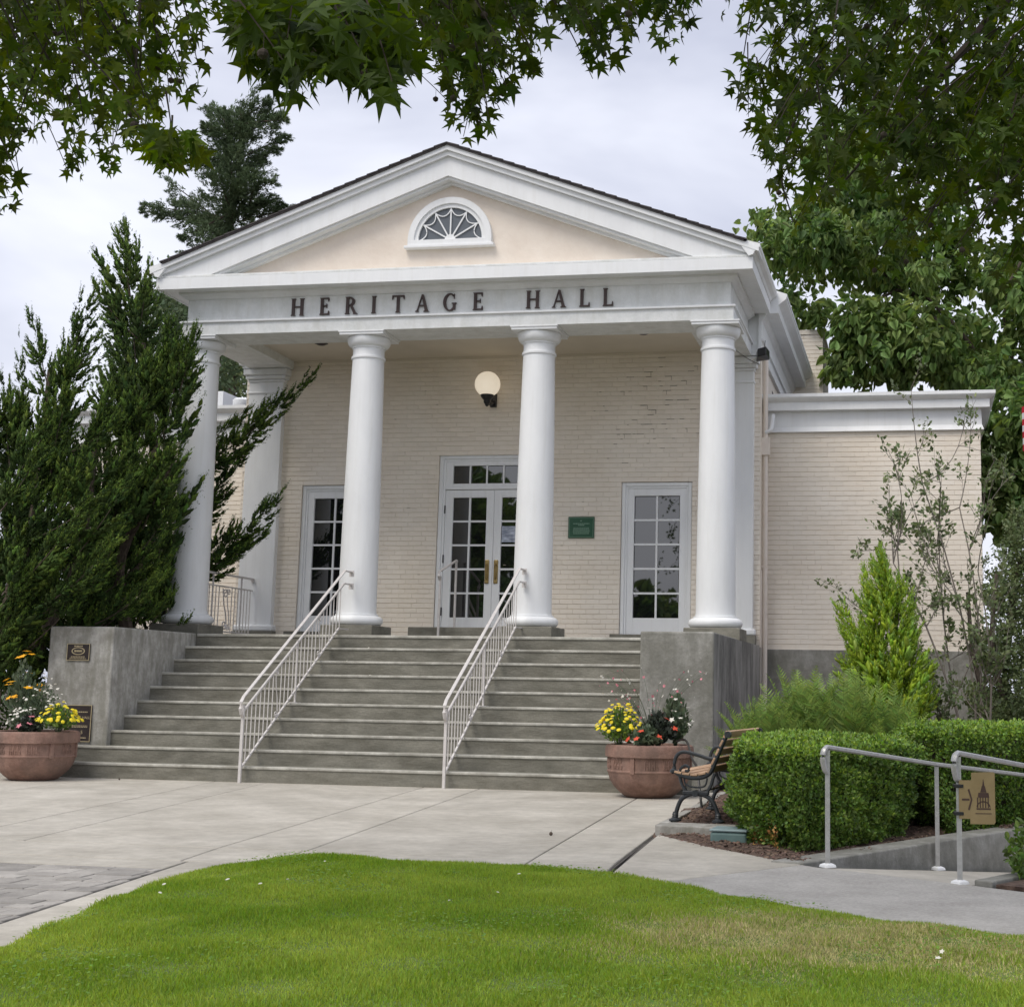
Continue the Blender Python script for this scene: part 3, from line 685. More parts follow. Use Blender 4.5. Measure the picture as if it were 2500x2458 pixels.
MB().box(-.17,.17,-.018,0,-.21,.21).build('plate','bronze',pd_,bevel=.003)
b = MB(); frame_rect(b,-.17,.17,-.21,.21,.008,-.0215,-.017); b.build('border','gold',pd_)
text(pd_,'HERITAGE HALL','gold',0,.052,-.0185,.043); strips(pd_,'gold',-.13,.13,-.05,-.02,-.0195,2,.5,.1); strips(pd_,'gold',-.13,.13,-.175,-.155,-.0195,1,.4,.1); strips(pd_,'gold',-.12,.12,.12,.14,-.0195,1,.4,.2); text(pd_,'5','gold',.06,-.12,-.0185,.055)
# flood light and pipes at the corner
MB().box(XO-.4, XO-.005, YW+.101, 5.55, -.3, ZL-.021).build('corner_foundation','cheek2',hall)
for s_ in (-1,1): b = MB(); x0, x1 = sorted((s_*3.74, s_*3.948)); b.box(x0, x1, 4.90, YW-.002, 5.806, 6.78); b.build('cornice_return','white',hall)
fl = thing('flood_light', 'black flood light on a white bracket under the right portico corner', 'flood light', (3.97, 4.80, 5.72))
b = MB(); b.add([(-.02,-.16,.0),(.10,-.17,.03),(.10,-.17,.15),(-.02,-.16,.12),(-.06,.05,-.02),(.13,.05,.0),(.13,.05,.13),(-.06,.05,.11)],[(0,1,2,3),(4,7,6,5),(0,4,5,1),(1,5,6,2),(2,6,7,3),(3,7,4,0)]); b.build('housing','black',fl,bevel=.01)
b = MB(); b.tube([(-.05,.02,.04),(-.13,.05,.0),(-.15,.07,-.04)],.018,6); b.build('bracket','white',fl); b = MB(); b.tube([(.06,.02,.15),(.065,.03,.28)],.006,5); b.build('antenna','black',fl)
b = MB(); b.tube(curve([(3.95,4.85,5.66),(3.80,4.6,5.70),(3.62,4.2,5.78)],5),.005,5); tag(b.build('cable','black'),'thin black cable sagging from the flood light to the portico beam','cable')
dp = thing('downpipe', 'cream downpipe with a junction box at the corner between portico and right wing', 'pipe', (4.0, 5.30, 0))
b = MB(); b.tube([(0,0,0),(0,0,5.9)],.038,10); b.build('pipe','pipe',dp,smooth=True); b = MB(); b.tube([(-.05,-.03,1.0),(-.05,-.03,2.75),(-.02,0,2.8)],.010,6); b.build('conduit','pipe',dp)
MB().box(-.075,.065,-.06,.06,4.42,4.68).build('junction_box','pipe',dp,bevel=.006)
b = MB(); b.tube(curve([(.0,-.02,4.75),(.08,-.02,4.80),(.10,.02,4.95),(.10,.06,5.02)],5),.03,8); b.build('elbow','white',dp,smooth=True)
for z in (2.82,): MB().box(-.06,.035,-.035,.02,z-.012,z+.012).build('clip','pipe',dp)
b = MB(); b.xz([(4.03,5.31),(4.20,5.31),(4.14,5.37),(4.06,5.40),(4.03,5.50)],5.9,6.2); b.build('roof_flashing','roof',hall)

# ================================================================== railings
def scroll(b, X, y, z0, z1, sl, w=.045, rr=.007):
    """S scroll between two sloped rails at depth y"""
    h = z1-z0; zc = (z0+z1)/2; P = []
    def sp(cy, cz, r0, a0, turns, d):
        return [(X, cy+d*r*math.cos(a), cz+sl*0+r*math.sin(a)) for a, r in ((a0+turns*2*math.pi*t, r0*(1-.75*t)) for t in np.linspace(0,1,16))]
    top = sp(y, z1-w*1.3, w, math.pi, -1.35, 1); bot = sp(y, z0+w*1.3, w, 0, -1.35, 1)
    mid = curve([top[0], (X, y-w*.5, zc+h*.12), (X, y, zc), (X, y+w*.5, zc-h*.12), bot[0]], 5)
    b.tube(top[::-1]+mid[1:-1]+bot, rr, 5)
    b.tube([(X, y-w, z1-w*1.3), (X, y-w*1.1, z1-.02)], rr, 5); b.tube([(X, y+w, z0+w*1.3), (X, y+w*1.1, z0+.02)], rr, 5)
def stair_rail(X, y1):
    side = 'left' if X < 0 else 'right'
    rt = thing('stair_handrail', ('white iron stair railing with scrolls running up to the second column from the left' if X < 0 else 'white iron stair railing with scrolls running up to the third column from the left'), 'handrail', (X, 0, 0), group='handrails on the front steps')
    dy = y1-2.62; zt = lambda y: .90+(y+.17)*.598; 
    b = MB(); b.tube([(0,-.11,0),(0,-.11,.84)],.021,4); b.build('post','rail',rt)
    b = MB(); b.tube([(0,1.22,.85),(0,1.22,zt(1.22)-.14)],.014,4); b.box(-.05,.05,1.17,1.27,.85,.86); b.build('post','rail',rt)
    b = MB(); b.tube([(0,-.11,.70),(0,-.155,.74),(0,-.185,.80),(0,-.175,.87),(0,-.12,zt(-.12)),(0,y1,zt(y1)),(0,y1+.17,zt(y1)+.0),(0,y1+.24,zt(y1)-.0)],.021,6,flat=.6); b.build('top_rail','rail',rt)
    z2 = lambda y: zt(y)-.165
    b = MB(); b.tube([(0,-.10,z2(-.10)),(0,y1,z2(y1)),(0,y1+.24,z2(y1))],.017,4,flat=.8); b.build('upper_rail','rail',rt)
    z3 = lambda y: .155+(y+.1)*.641
    b = MB(); b.tube([(0,-.10,z3(-.10)),(0,y1-.12,z3(y1-.12)),(0,y1+.18,z3(y1-.12)-.0)],.015,4,flat=.8); b.build('lower_rail','rail',rt)
    MB().box(-.03,.03,y1+.225,y1+.245,zt(y1)-.06,zt(y1)+.02).build('bracket','rail',rt); MB().box(-.03,.03,y1+.225,y1+.245,z2(y1)-.06,z2(y1)+.02).build('bracket','rail',rt)
    n = 26; sc = (8, 19)
    for i in range(1, n):
        y = -.11+(y1+.11)*i/n
        if i in sc or abs(y-1.22) < .03: continue
        b = MB(); b.tube([(0,y,z3(y)),(0,y,z2(y))],.0068,4); b.build('baluster','rail',rt)
    for i in sc:
        y = -.11+(y1+.11)*i/n; b = MB(); scroll(b, 0, y, z3(y)+.0, z2(y), .6, .042); b.build('scroll','rail',rt)
stair_rail(-1.18, 2.56); stair_rail(1.145, 2.62)
# porch side railing
rt = thing('porch_railing', 'pale iron railing with scroll between the leftmost column and the wall', 'railing', (-3.62, 0, 0))
for (z, r0) in ((2.60,.02),(2.43,.014),(1.79,.014)):
    b = MB(); b.tube([(0,3.40,z),(0,4.98,z)],r0,4); b.build('rail','rail',rt)
MB().box(-.02,.02,4.965,4.985,2.55,2.61).build('bracket','rail',rt)
for i in range(16):
    y = 3.46+i*.097
    if i in (6,7,8): continue
    b = MB(); b.tube([(0,y,1.79),(0,y,2.43)],.0075,4); b.build('baluster','rail',rt)
for i in (3, 12):
    y = 3.46+i*.097; b = MB(); b.tube([(0,y,ZL),(0,y,2.6)],.013,4); b.build('post','rail',rt)
b = MB(); scroll(b, 0, 4.14, 1.80, 2.42, 0, .07, .01); scroll(b, 0, 4.24, 1.80, 2.42, 0, .05, .008); b.build('scroll','rail',rt)
# short rail at the door
rt = thing('door_handrail', 'short pale handrail with two posts at the door step', 'handrail', (-.47, 0, 0))
b = MB(); b.tube([(0,4.28,ZL),(0,4.28,2.60)],.02,4); b.build('post','rail',rt)
b = MB(); b.tube([(0,4.98,1.893),(0,4.98,2.86)],.02,4); b.build('post','rail',rt)
b = MB(); b.tube([(0,4.28,2.54),(0,4.22,2.60),(0,4.24,2.66),(0,4.98,2.88),(0,5.0,2.86)],.022,6,flat=.7); b.build('rail','rail',rt)
# ramp rails
def ramp_rail(pts, posts, label, extra=None):
    p0 = pts[0]; rt = thing('ramp_handrail', label, 'handrail', (p0[0], p0[1], 0), group='metal handrails of the sloping ramp')
    L = lambda p: (p[0]-p0[0], p[1]-p0[1], p[2])
    for (x, y, z0, z1) in posts:
        b = MB(); b.tube([L((x,y,z0)), L((x,y,z1))],.021,4); b.build('post','galv',rt)
        x_, y_, _ = L((x,y,0)); b = MB(); b.lathe([(.055,z0-.005),(.05,z0+.01),(.025,z0+.02)],(x_,y_),4); b.build('foot_plate','white',rt)
    b = MB(); d = np.array(pts[1])-np.array(pts[0]); d[2] = 0; d /= np.linalg.norm(d); q = np.array(p0)
    lead = [q-[0,0,.155], q-d*.03-[0,0,.135], q-d*.055-[0,0,.07], q-d*.045-[0,0,.015], q-d*.01+[0,0,.008]]
    b.tube([L(a) for a in curve(lead, 4)]+[L(a) for a in pts[1:]],.019,6,flat=.8); b.build('rail','galv',rt,smooth=True); return rt
ramp_rail([(5.543,-5.72,.73),(6.24,-4.45,.585),(6.876,-3.45,.476),(7.5,-2.4,.36)], [(5.543,-5.72,0,.72),(6.24,-4.45,-.14,.57),(7.1,-3.05,-.3,.43)], 'left metal ramp handrail starting at the end of the boxwood hedge')
rB = ramp_rail([(6.343,-6.30,.735),(6.80,-5.45,.635),(7.6,-4.0,.47)], [(6.343,-6.30,0,.72),(7.15,-4.85,-.14,.56)], 'right metal ramp handrail carrying the small tan sign')
sg = thing('arrow_sign', 'tan metal sign with arrow and church drawing strapped to the ramp handrail post', 'sign', (6.343,-6.325,0)); sg.rotation_euler = (0,0,R(10)); sg.scale = (.86,.9,.98)
b = MB(); b.xz([(.0,.375),(.075,.375),(.075,.345),(.235,.345),(.245,.355),(.245,.64),(.235,.65),(.085,.645),(.085,.60),(.0,.60)],-.004,.0); b.build('panel','sign',sg)
b = MB(); b.xz([(.02,.482),(.07,.482),(.07,.493),(.02,.493)],-.007,-.0045); b.xz([(.06,.545),(.07,.55),(.09,.4875),(.08,.4875)],-.0072,-.0045); b.xz([(.08,.4875),(.09,.4875),(.07,.425),(.06,.43)],-.0074,-.0045); b.build('arrow','brown',sg)
b = MB(); yb = -.0065
b.xz([(.158,.565),(.166,.61),(.174,.565)],yb,-.0045); b.xz([(.145,.53),(.187,.53),(.176,.568),(.156,.568)],yb,-.0045); b.xz([(.128,.50),(.205,.50),(.20,.528),(.132,.528)],yb,-.0045)
for x in (.122,.14,.158,.176,.194): b.xz([(x,.44),(x+.007,.44),(x+.007,.50),(x,.50)],yb,-.0045)
n=10
for i in range(n):
    a, c_ = math.pi*i/n, math.pi*(i+1)/n
    b.xz([(.165+.047*math.cos(a),.445+.035*math.sin(a)),(.165+.047*math.cos(c_),.445+.035*math.sin(c_)),(.165+.04*math.cos(c_),.445+.028*math.sin(c_)),(.165+.04*math.cos(a),.445+.028*math.sin(a))],yb,-.0045)
b.xz([(.118,.43),(.215,.43),(.215,.438),(.118,.438)],yb-.0003,-.0045); b.xz([(.11,.405),(.22,.405),(.22,.409),(.11,.409)],yb,-.0045)
b.build('church_emblem','brown',sg)
for z in (.565,.405):
    b = MB(); b.box(-.032,.03,-.012,.05,z-.01,z+.01); b.build('strap','black',sg,bevel=.004)

# ================================================================== GROUND
g = MB(); g.add([(-400,-300,-.42),(400,-300,-.42),(400,500,-.42),(-400,500,-.42)],[(0,1,2,3)]); struct(g.build('ground','soil'))
plz = struct(MB().prism([(-14,.45),(4.13,.45),(4.14,-4.12),(4.28,-6.64),(4.4,-24),(-14,-24)],-.4,-.014).build('plaza','joint'))
def clip(poly, p, q, keep):
    (x0,y0),(x1,y1) = p, q; out = []
    f = lambda a: ((x1-x0)*(a[1]-y0)-(y1-y0)*(a[0]-x0))*keep
    for i in range(len(poly)):
        a, b = poly[i], poly[(i+1) % len(poly)]; fa, fb = f(a), f(b)
        if fa >= 0: out.append(a)
        if (fa >= 0) != (fb >= 0):
            t = fa/(fa-fb); out.append((a[0]+(b[0]-a[0])*t, a[1]+(b[1]-a[1])*t))
    return out
def split(polys, p, q):
    out = []
    for P_ in polys:
        for k in (1,-1):
            c = clip(P_, p, q, k)
            if len(c) > 2 and parea(c) > .002: out.append(c)
    return out
def parea(p): return abs(sum(p[i][0]*p[(i+1) % len(p)][1]-p[(i+1) % len(p)][0]*p[i][1] for i in range(len(p))))/2
def inset(poly, d):
    a = sum(poly[i][0]*poly[(i+1) % len(poly)][1]-poly[(i+1) % len(poly)][0]*poly[i][1] for i in range(len(poly)))
    if a < 0: poly = poly[::-1]
    poly = [p for i, p in enumerate(poly) if math.dist(p, poly[i-1]) > 1e-4]; out = []; n = len(poly)
    for i in range(n):
        (ax,ay),(bx,by),(cx,cy) = poly[i-1], poly[i], poly[(i+1) % n]
        l1 = math.hypot(bx-ax,by-ay); l2 = math.hypot(cx-bx,cy-by); n1 = (-(by-ay)/l1,(bx-ax)/l1); n2 = (-(cy-by)/l2,(cx-bx)/l2)
        k = 1+n1[0]*n2[0]+n1[1]*n2[1]; k = max(k,.15); out.append((bx+(n1[0]+n2[0])*d/k, by+(n1[1]+n2[1])*d/k))
    return out
upper = [[(-14,.44),(4.13,.44),(4.14,-4.12),(4.225,-5.92),(-14,-5.92)]]
for p, q in [((-1.486,-.197),(-.621,-5.134)),((-.879,-.221),(.083,-5.834)),((.897,-.155),(1.53,-5.92)),((1.5,.03),(2.187,-6.318)),((3.33,-.5),(3.69,-6.1)),((-5,0),(-4.2,-6)),((-8,0),(-7,-6)),((-2.9,0),(-2.2,-6))]:
    upper = split(upper, p, q)
strip = [[(-14,-5.93),(4.2255,-5.93),(4.287,-6.64),(-14,-6.64)]]
for p, q in [((1.53,-5.93),(1.65,-6.7)),((2.12,-5.9),(2.22,-6.7)),((-.9,-5.9),(-.8,-6.7)),((-4,-5.9),(-3.9,-6.7)),((3.68,-5.9),(3.73,-6.7)),((-.9,-6),(-.8,-6.7))]: strip = split(strip, p, q)
lower = [[(1.71,-6.655),(4.288,-6.655),(4.4,-24),(5,-24),(3.6,-24),(1.99,-8.95)]]
lower = [[(1.70,-6.655),(2.4,-6.655),(2.9,-11.0),(2.35,-11.3)]]
for p, q in [((1,-8.2),(4,-8.0)),((1,-10),(4,-9.8))]: lower = split(lower, p, q)
border = [[(-14,-6.655),(1.69,-6.655),(1.735,-7.02),(-14,-7.02)]]
for x in (-6,-3,-1.2,.35,): border = split(border, (x,-6.6), (x+.08,-7.1))
for P_ in upper+strip+lower+border:
    q = inset(P_, .006)
    if len(q) > 2: MB().prism(q, -.05, 0).build('slab', 'plaza', plz, bevel=.004, seg=1)
# pavers
pv = []
y = -7.03; row = 0
while y > -9.9:
    h = (.115, .20, .16)[row % 3]; x = -.55+(.13 if row % 2 else 0)-.1*(row % 3)
    xe = 1.742+(-7.03-y)*.140
    while x < xe:
        wd = random.choice((.16,.24,.24,.32)); x1 = min(x+wd, xe)
        if x1-x > .03 and x1 > .2+(-7.03-y)*.55-.5: pv.append((x, x1, y-h, y))
        x += wd
    y -= h; row += 1
for (x0,x1,y0,y1) in pv[:298]:
    b = MB(); hz = random.uniform(-.003,.001); gp = .004; b.prism([(x0+gp+(y0+7)*-.12*0,y0+gp),(x1-gp,y0+gp),(x1-gp,y1-gp),(x0+gp,y1-gp)],-.04,hz); b.build('paver','paver',plz,bevel=.003,seg=1)
MB().prism([(-14,-7.03),(-.55,-7.03),(1.2,-9.9),(1.7,-24),(-14,-24)],-.05,-.004).build('paver_field','paver',plz)
# right hand path
pth = struct(MB().prism([(4.12,-4.10),(4.65,-4.84),(5.30,-5.63),(5.50,-5.82),(6.38,-6.37),(6.68,-6.56),(14,-9.2),(14,-24),(4.43,-24),(4.315,-6.64)],-.4,-.016).build('path','joint'))
pp = [[(4.175,-4.12),(4.655,-4.82),(5.30,-5.61),(5.50,-5.80),(6.38,-6.35),(6.68,-6.56),(14,-9.2),(14,-24),(4.44,-24),(4.318,-6.64)]]
a_, b_ = (4.595,-6.831), (5.238,-5.874)
pa = clip(pp[0], a_, b_, 1); pb = clip(pp[0], a_, b_, -1)
MB().prism(pa, -.05, 0).build('slab','plaza',pth,bevel=.004,seg=1)
MB().prism([(x+.006, y-.006) for x, y in pb], -.05, -.002).build('slab','path',pth,bevel=.004,seg=1)
# planting bed : a heightfield of bark mulch
def inside(x, y, poly):
    c = False; n = len(poly)
    for i in range(n):
        (x0,y0),(x1,y1) = poly[i], poly[(i+1) % n]
        if (y0 > y) != (y1 > y) and x < (x1-x0)*(y-y0)/(y1-y0)+x0: c = not c
    return c
bed = [(4.145,.5),(4.15,-4.1),(4.10,-4.16),(4.58,-4.88),(5.24,-5.66),(5.38,-5.68),(5.47,-5.45),(6.70,-3.55),(7.7,-2.0),(12,-2),(12,5.6),(3.97,5.6),(3.97,.5)]
gx = np.arange(3.95, 12.1, .06); gy = np.arange(-5.74, 5.65, .06)
b = MB(); idm = {}
from mathutils import noise as mn
bed_edge = [(4.16,-4.10),(4.655,-4.82),(5.31,-5.60),(5.40,-5.66)]
def bedz(x, y):
    z = bedz0(x, y)
    for i in range(3):
        (x0,y0),(x1,y1) = bed_edge[i], bed_edge[i+1]; l = math.hypot(x1-x0,y1-y0); d = (-(y1-y0)*(x-x0)+(x1-x0)*(y-y0))/l; t = ((x-x0)*(x1-x0)+(y-y0)*(y1-y0))/l
        if -.2 < t < l+.2: z = min(z, max(-.03, .004+d*.35))
    return z
def bedz0(x, y): return .012+.035*mn.noise(Vector((x*3,y*3,0)))+.012*mn.noise(Vector((x*14,y*14,1)))+min(.05,max(0,(y+4.2)*.05))
vs = []; fs = []
def vid(i, j):
    if (i,j) not in idm: idm[(i,j)] = len(vs); vs.append((gx[i], gy[j], bedz(gx[i],gy[j])))
    return idm[(i,j)]
for i in range(len(gx)-1):
    if gx[i] > 7.6 and i % 1: continue
    for j in range(len(gy)-1):
        if inside(gx[i]+.03, gy[j]+.03, bed): fs.append((vid(i,j),vid(i+1,j),vid(i+1,j+1),vid(i,j+1)))
b.add(vs, fs); struct(b.build('planting_bed','mulch',smooth=True))
N = 9000; P_ = []
while len(P_) < N:
    x, y = random.uniform(4.2,7.5), random.uniform(-5.6,-1.0)
    if inside(x, y, bed): P_.append((x, y, bedz(x,y)+.004))
P_ = np.array(P_); d = RG.normal(size=(N,3)); d[:,2] *= .3; up = RG.normal(size=(N,3))*.3+[0,0,1]
tag(cloud('bark_chips', *CHIP, P_, frames(d, up), RG.uniform(.010,.035,N), 'chip'), 'reddish brown bark chips strewn over the planting bed', 'bark mulch')
P_ = []
MB().prism([(-20,.46),(-4.0,.46),(-4.0,14),(-20,14)],-.4,.01).build('garden_bed_left','mulch'); struct(bpy.data.objects['garden_bed_left']); bpy.data.objects['garden_bed_left'].name = 'garden_bed'
# kerbs
kb = thing('kerb', 'low concrete kerb edging the planting bed under the bench', 'kerb')
MB().box(4.145,4.215,-4.10,.45,-.1,.07).build('side_kerb','cheek',kb,bevel=.008)
b = MB(); b.prism([(4.155,-4.14),(4.78,-4.20),(4.77,-3.90),(4.22,-3.86),(4.17,-4.0)],-.1,.071); b.build('front_kerb','cheek',kb,bevel=.008)
b = MB(); b.box(4.216,4.72,-2.55,-2.25,-.1,.055); b.build('rear_pad','cheek',kb,bevel=.008)
# ramp : floor, retaining wall, right kerb
rp = struct(MB().add([(5.50,-5.80,-.002),(6.40,-6.37,-.002),(8.6,-2.6,-.42),(7.75,-2.0,-.42)],[(0,1,2,3)]).build('ramp','plaza'))
rw = thing('ramp_retaining_wall', 'long low concrete retaining wall along the left side of the ramp', 'wall')
A0, A1 = np.array([5.33,-5.62]), np.array([7.78,-1.85]); dd = (A1-A0)/np.linalg.norm(A1-A0); nn = np.array([-dd[1], dd[0]])*.13
b = MB(); a0, a1 = A0+nn*.0, A1
b.add([(A0[0]-.16,A0[1]+.01,-.3),(A0[0]+.06,A0[1]-.06,-.3),(A1[0]+.1,A1[1]-.06,-.5),(A1[0]-.08,A1[1]+.06,-.5),
       (A0[0]-.16,A0[1]+.01,.012),(A0[0]+.06,A0[1]-.06,.012),(A1[0]+.1,A1[1]-.06,.10),(A1[0]-.08,A1[1]+.06,.10)],[(0,3,2,1),(4,5,6,7),(0,1,5,4),(1,2,6,5),(2,3,7,6),(3,0,4,7)])
b.build('wall_face','cheek2',rw,bevel=.01)
b = MB(); b.add([(6.42,-6.37,-.3),(6.52,-6.42,-.3),(8.75,-2.7,-.5),(8.65,-2.65,-.5),(6.42,-6.37,.03),(6.52,-6.42,.03),(8.75,-2.7,.06),(8.65,-2.65,.06)],[(0,3,2,1),(4,5,6,7),(0,1,5,4),(1,2,6,5),(2,3,7,6),(3,0,4,7)])
tag(b.build('ramp_kerb','cheek2',None,bevel=.008),'narrow concrete kerb along the right side of the ramp','kerb')
struct(MB().prism([(6.54,-6.45),(6.70,-6.53),(14,-9.15),(14,-2.6),(8.77,-2.7)],-.3,.018).build('soil_bed','mulch'))
# utility box
ub = thing('utility_box', 'teal plastic utility box half buried in mulch beside the hedge', 'utility box', (4.77,-4.42,0), R(-4))
MB().box(-.135,.135,-.13,.13,-.02,.075).build('box','teal',ub,bevel=.02,seg=3); MB().box(-.14,.14,-.135,.135,.076,.094).build('lid','tealtop',ub,bevel=.012,seg=3)

# ================================================================== LAWN
lawn_poly = [(2.437,-9.597),(2.22,-8.6),(2.09,-8.0),(2.04,-7.4),(2.09,-6.85),(2.2,-6.45),(2.40,-6.27),(2.65,-6.27),(2.99,-6.42),(3.4,-6.43),(3.8,-6.46),(4.25,-6.63),(4.675,-6.853),(5.1,-7.28),(5.484,-7.63),(6.012,-7.985),(6.567,-8.219),(7.6,-8.62),(14,-10.2),(14,-24),(3.3,-24),(3.0,-12)]
def edge_dist(X, Y):
    best = np.full(X.shape, 9e9); n = len(lawn_poly)
    for i in range(n):
        a, b2 = np.array(lawn_poly[i]), np.array(lawn_poly[(i+1) % n]); ab = b2-a
        t = np.clip(((X-a[0])*ab[0]+(Y-a[1])*ab[1])/(ab@ab), 0, 1)
        best = np.minimum(best, np.hypot(X-a[0]-t*ab[0], Y-a[1]-t*ab[1]))
    return best
def inside_np(X, Y):
    c = np.zeros(X.shape, bool); n = len(lawn_poly)
    for i in range(n):
        (x0,y0),(x1,y1) = lawn_poly[i], lawn_poly[(i+1) % n]
        if y0 == y1: continue
        c ^= ((y0 > Y) != (y1 > Y)) & (X < (x1-x0)*(Y-y0)/(y1-y0)+x0)
    return c
def lz(X, Y): return .012+.05*(1-np.exp(-edge_dist(X, Y)*3))+.006*np.sin(X*5+Y*3)*np.sin(Y*7-X*2)
b = MB(); vs = []; fs = []
for st, ya, yb, xb in ((.05, -11.5, -6.1, 9.0), (.25, -24, -11.5, 14), (.25, -11.5, -8, 14)):
    gx = np.arange(1.9 if xb == 9.0 or ya == -24 else 9.0, xb, st); gy = np.arange(ya, yb+1e-6, st)
    XX, YY = np.meshgrid(gx, gy, indexing='ij'); IN = inside_np(XX+st/2, YY+st/2) & (edge_dist(XX+st/2, YY+st/2) > .045); ZZ = lz(XX, YY); o0 = len(vs)
    vs += [(XX[i,j], YY[i,j], ZZ[i,j]) for i in range(len(gx)) for j in range(len(gy))]; ny = len(gy)
    fs += [(o0+i*ny+j,o0+(i+1)*ny+j,o0+(i+1)*ny+j+1,o0+i*ny+j+1) for i in range(len(gx)-1) for j in range(ny-1) if IN[i,j]]
b.add(vs, fs); struct(b.build('lawn_ground','turf',smooth=True)).name = 'lawn'
def grass(N, name, m, rect, hs, ws, dens=None, dry=False, label=''):
    X = RG.uniform(rect[0], rect[1], N); Y = RG.uniform(rect[2], rect[3], N); k = inside_np(X, Y)
    ed = edge_dist(X, Y); k &= (ed > .0)
    # the dry worn patch and finer patches of noise
    q = np.hypot((X-5.78)/.95, (Y+8.80)/.72); nz = np.sin(X*6.1+Y*2.3)*np.sin(Y*5.3-X*1.7)*.5+np.sin(X*13+Y*11)*.2
    pd = 1/(1+np.exp((q+nz*.35-.95)*7))
    rr = RG.uniform(size=N); k &= (rr < pd*.95) if dry else (rr > pd*.85)
    X, Y, nz, ed = X[k], Y[k], nz[k], ed[k]; n = len(X)
    d = RG.normal(size=(n,3))*[.42,.42,.1]+[0,0,1.0]; cl = np.sin(X*4.3+Y*9.1)+np.sin(X*9.7-Y*5.9)
    h = RG.uniform(*hs, n)*(1+.22*cl); 
    sc = np.stack([RG.uniform(*ws, n), h, h], 1)
    o = cloud(name, *BLADE, np.stack([X, Y, lz(X, Y)-.004], 1), frames(d), sc, m); tag(o, label, 'grass'); return o
grass(560000,'grass','grass',(1.95,8.2,-11.4,-6.1),(.014,.032),(.003,.0062),label='short bright green lawn grass in front of the plaza')
grass(150000,'dry_grass','dry',(4.2,7.6,-10.3,-7.4),(.012,.03),(.003,.006),dry=True,label='worn yellowish dry patch in the lawn at right')
# clover leaves
n = 16000; X = RG.uniform(2.0,7.5,n); Y = RG.uniform(-11,-6.2,n); f = np.sin(X*3.1+1)*np.sin(Y*2.7+.6)+np.sin(X*7+Y*5)*.4; k = inside_np(X,Y) & (f > .45); X, Y = X[k], Y[k]; n = len(X)
up = RG.normal(size=(n,3))*.25+[0,0,1]; 
M['clover'] = mat('clover_leaf', (.13,.24,.02), (.18,.30,.035), 4, .5, island=.3, trans=.3)
tag(cloud('clover', *FLOWER, np.stack([X, Y, lz(X,Y)+RG.uniform(.02,.04,n)],1), frames(np.cross(up, RG.normal(size=(n,3))), up), RG.uniform(.006,.010,n), 'clover'), 'pale patches of clover mixed through the lawn', 'clover')
n = 40; X = RG.uniform(2.3,4.2,n); Y = RG.uniform(-8.6,-6.4,n); k = inside_np(X,Y); X, Y = X[k][:9], Y[k][:9]; n = len(X); up = RG.normal(size=(n,3))*.2+[0,0,1]
tag(cloud('clover_flowers', *BUTTON, np.stack([X, Y, lz(X,Y)+.045],1), frames(np.cross(up, RG.normal(size=(n,3))), up), RG.uniform(.007,.012,n), 'wpetal'), 'tiny white clover flowers dotted over the left of the lawn', 'clover flowers')

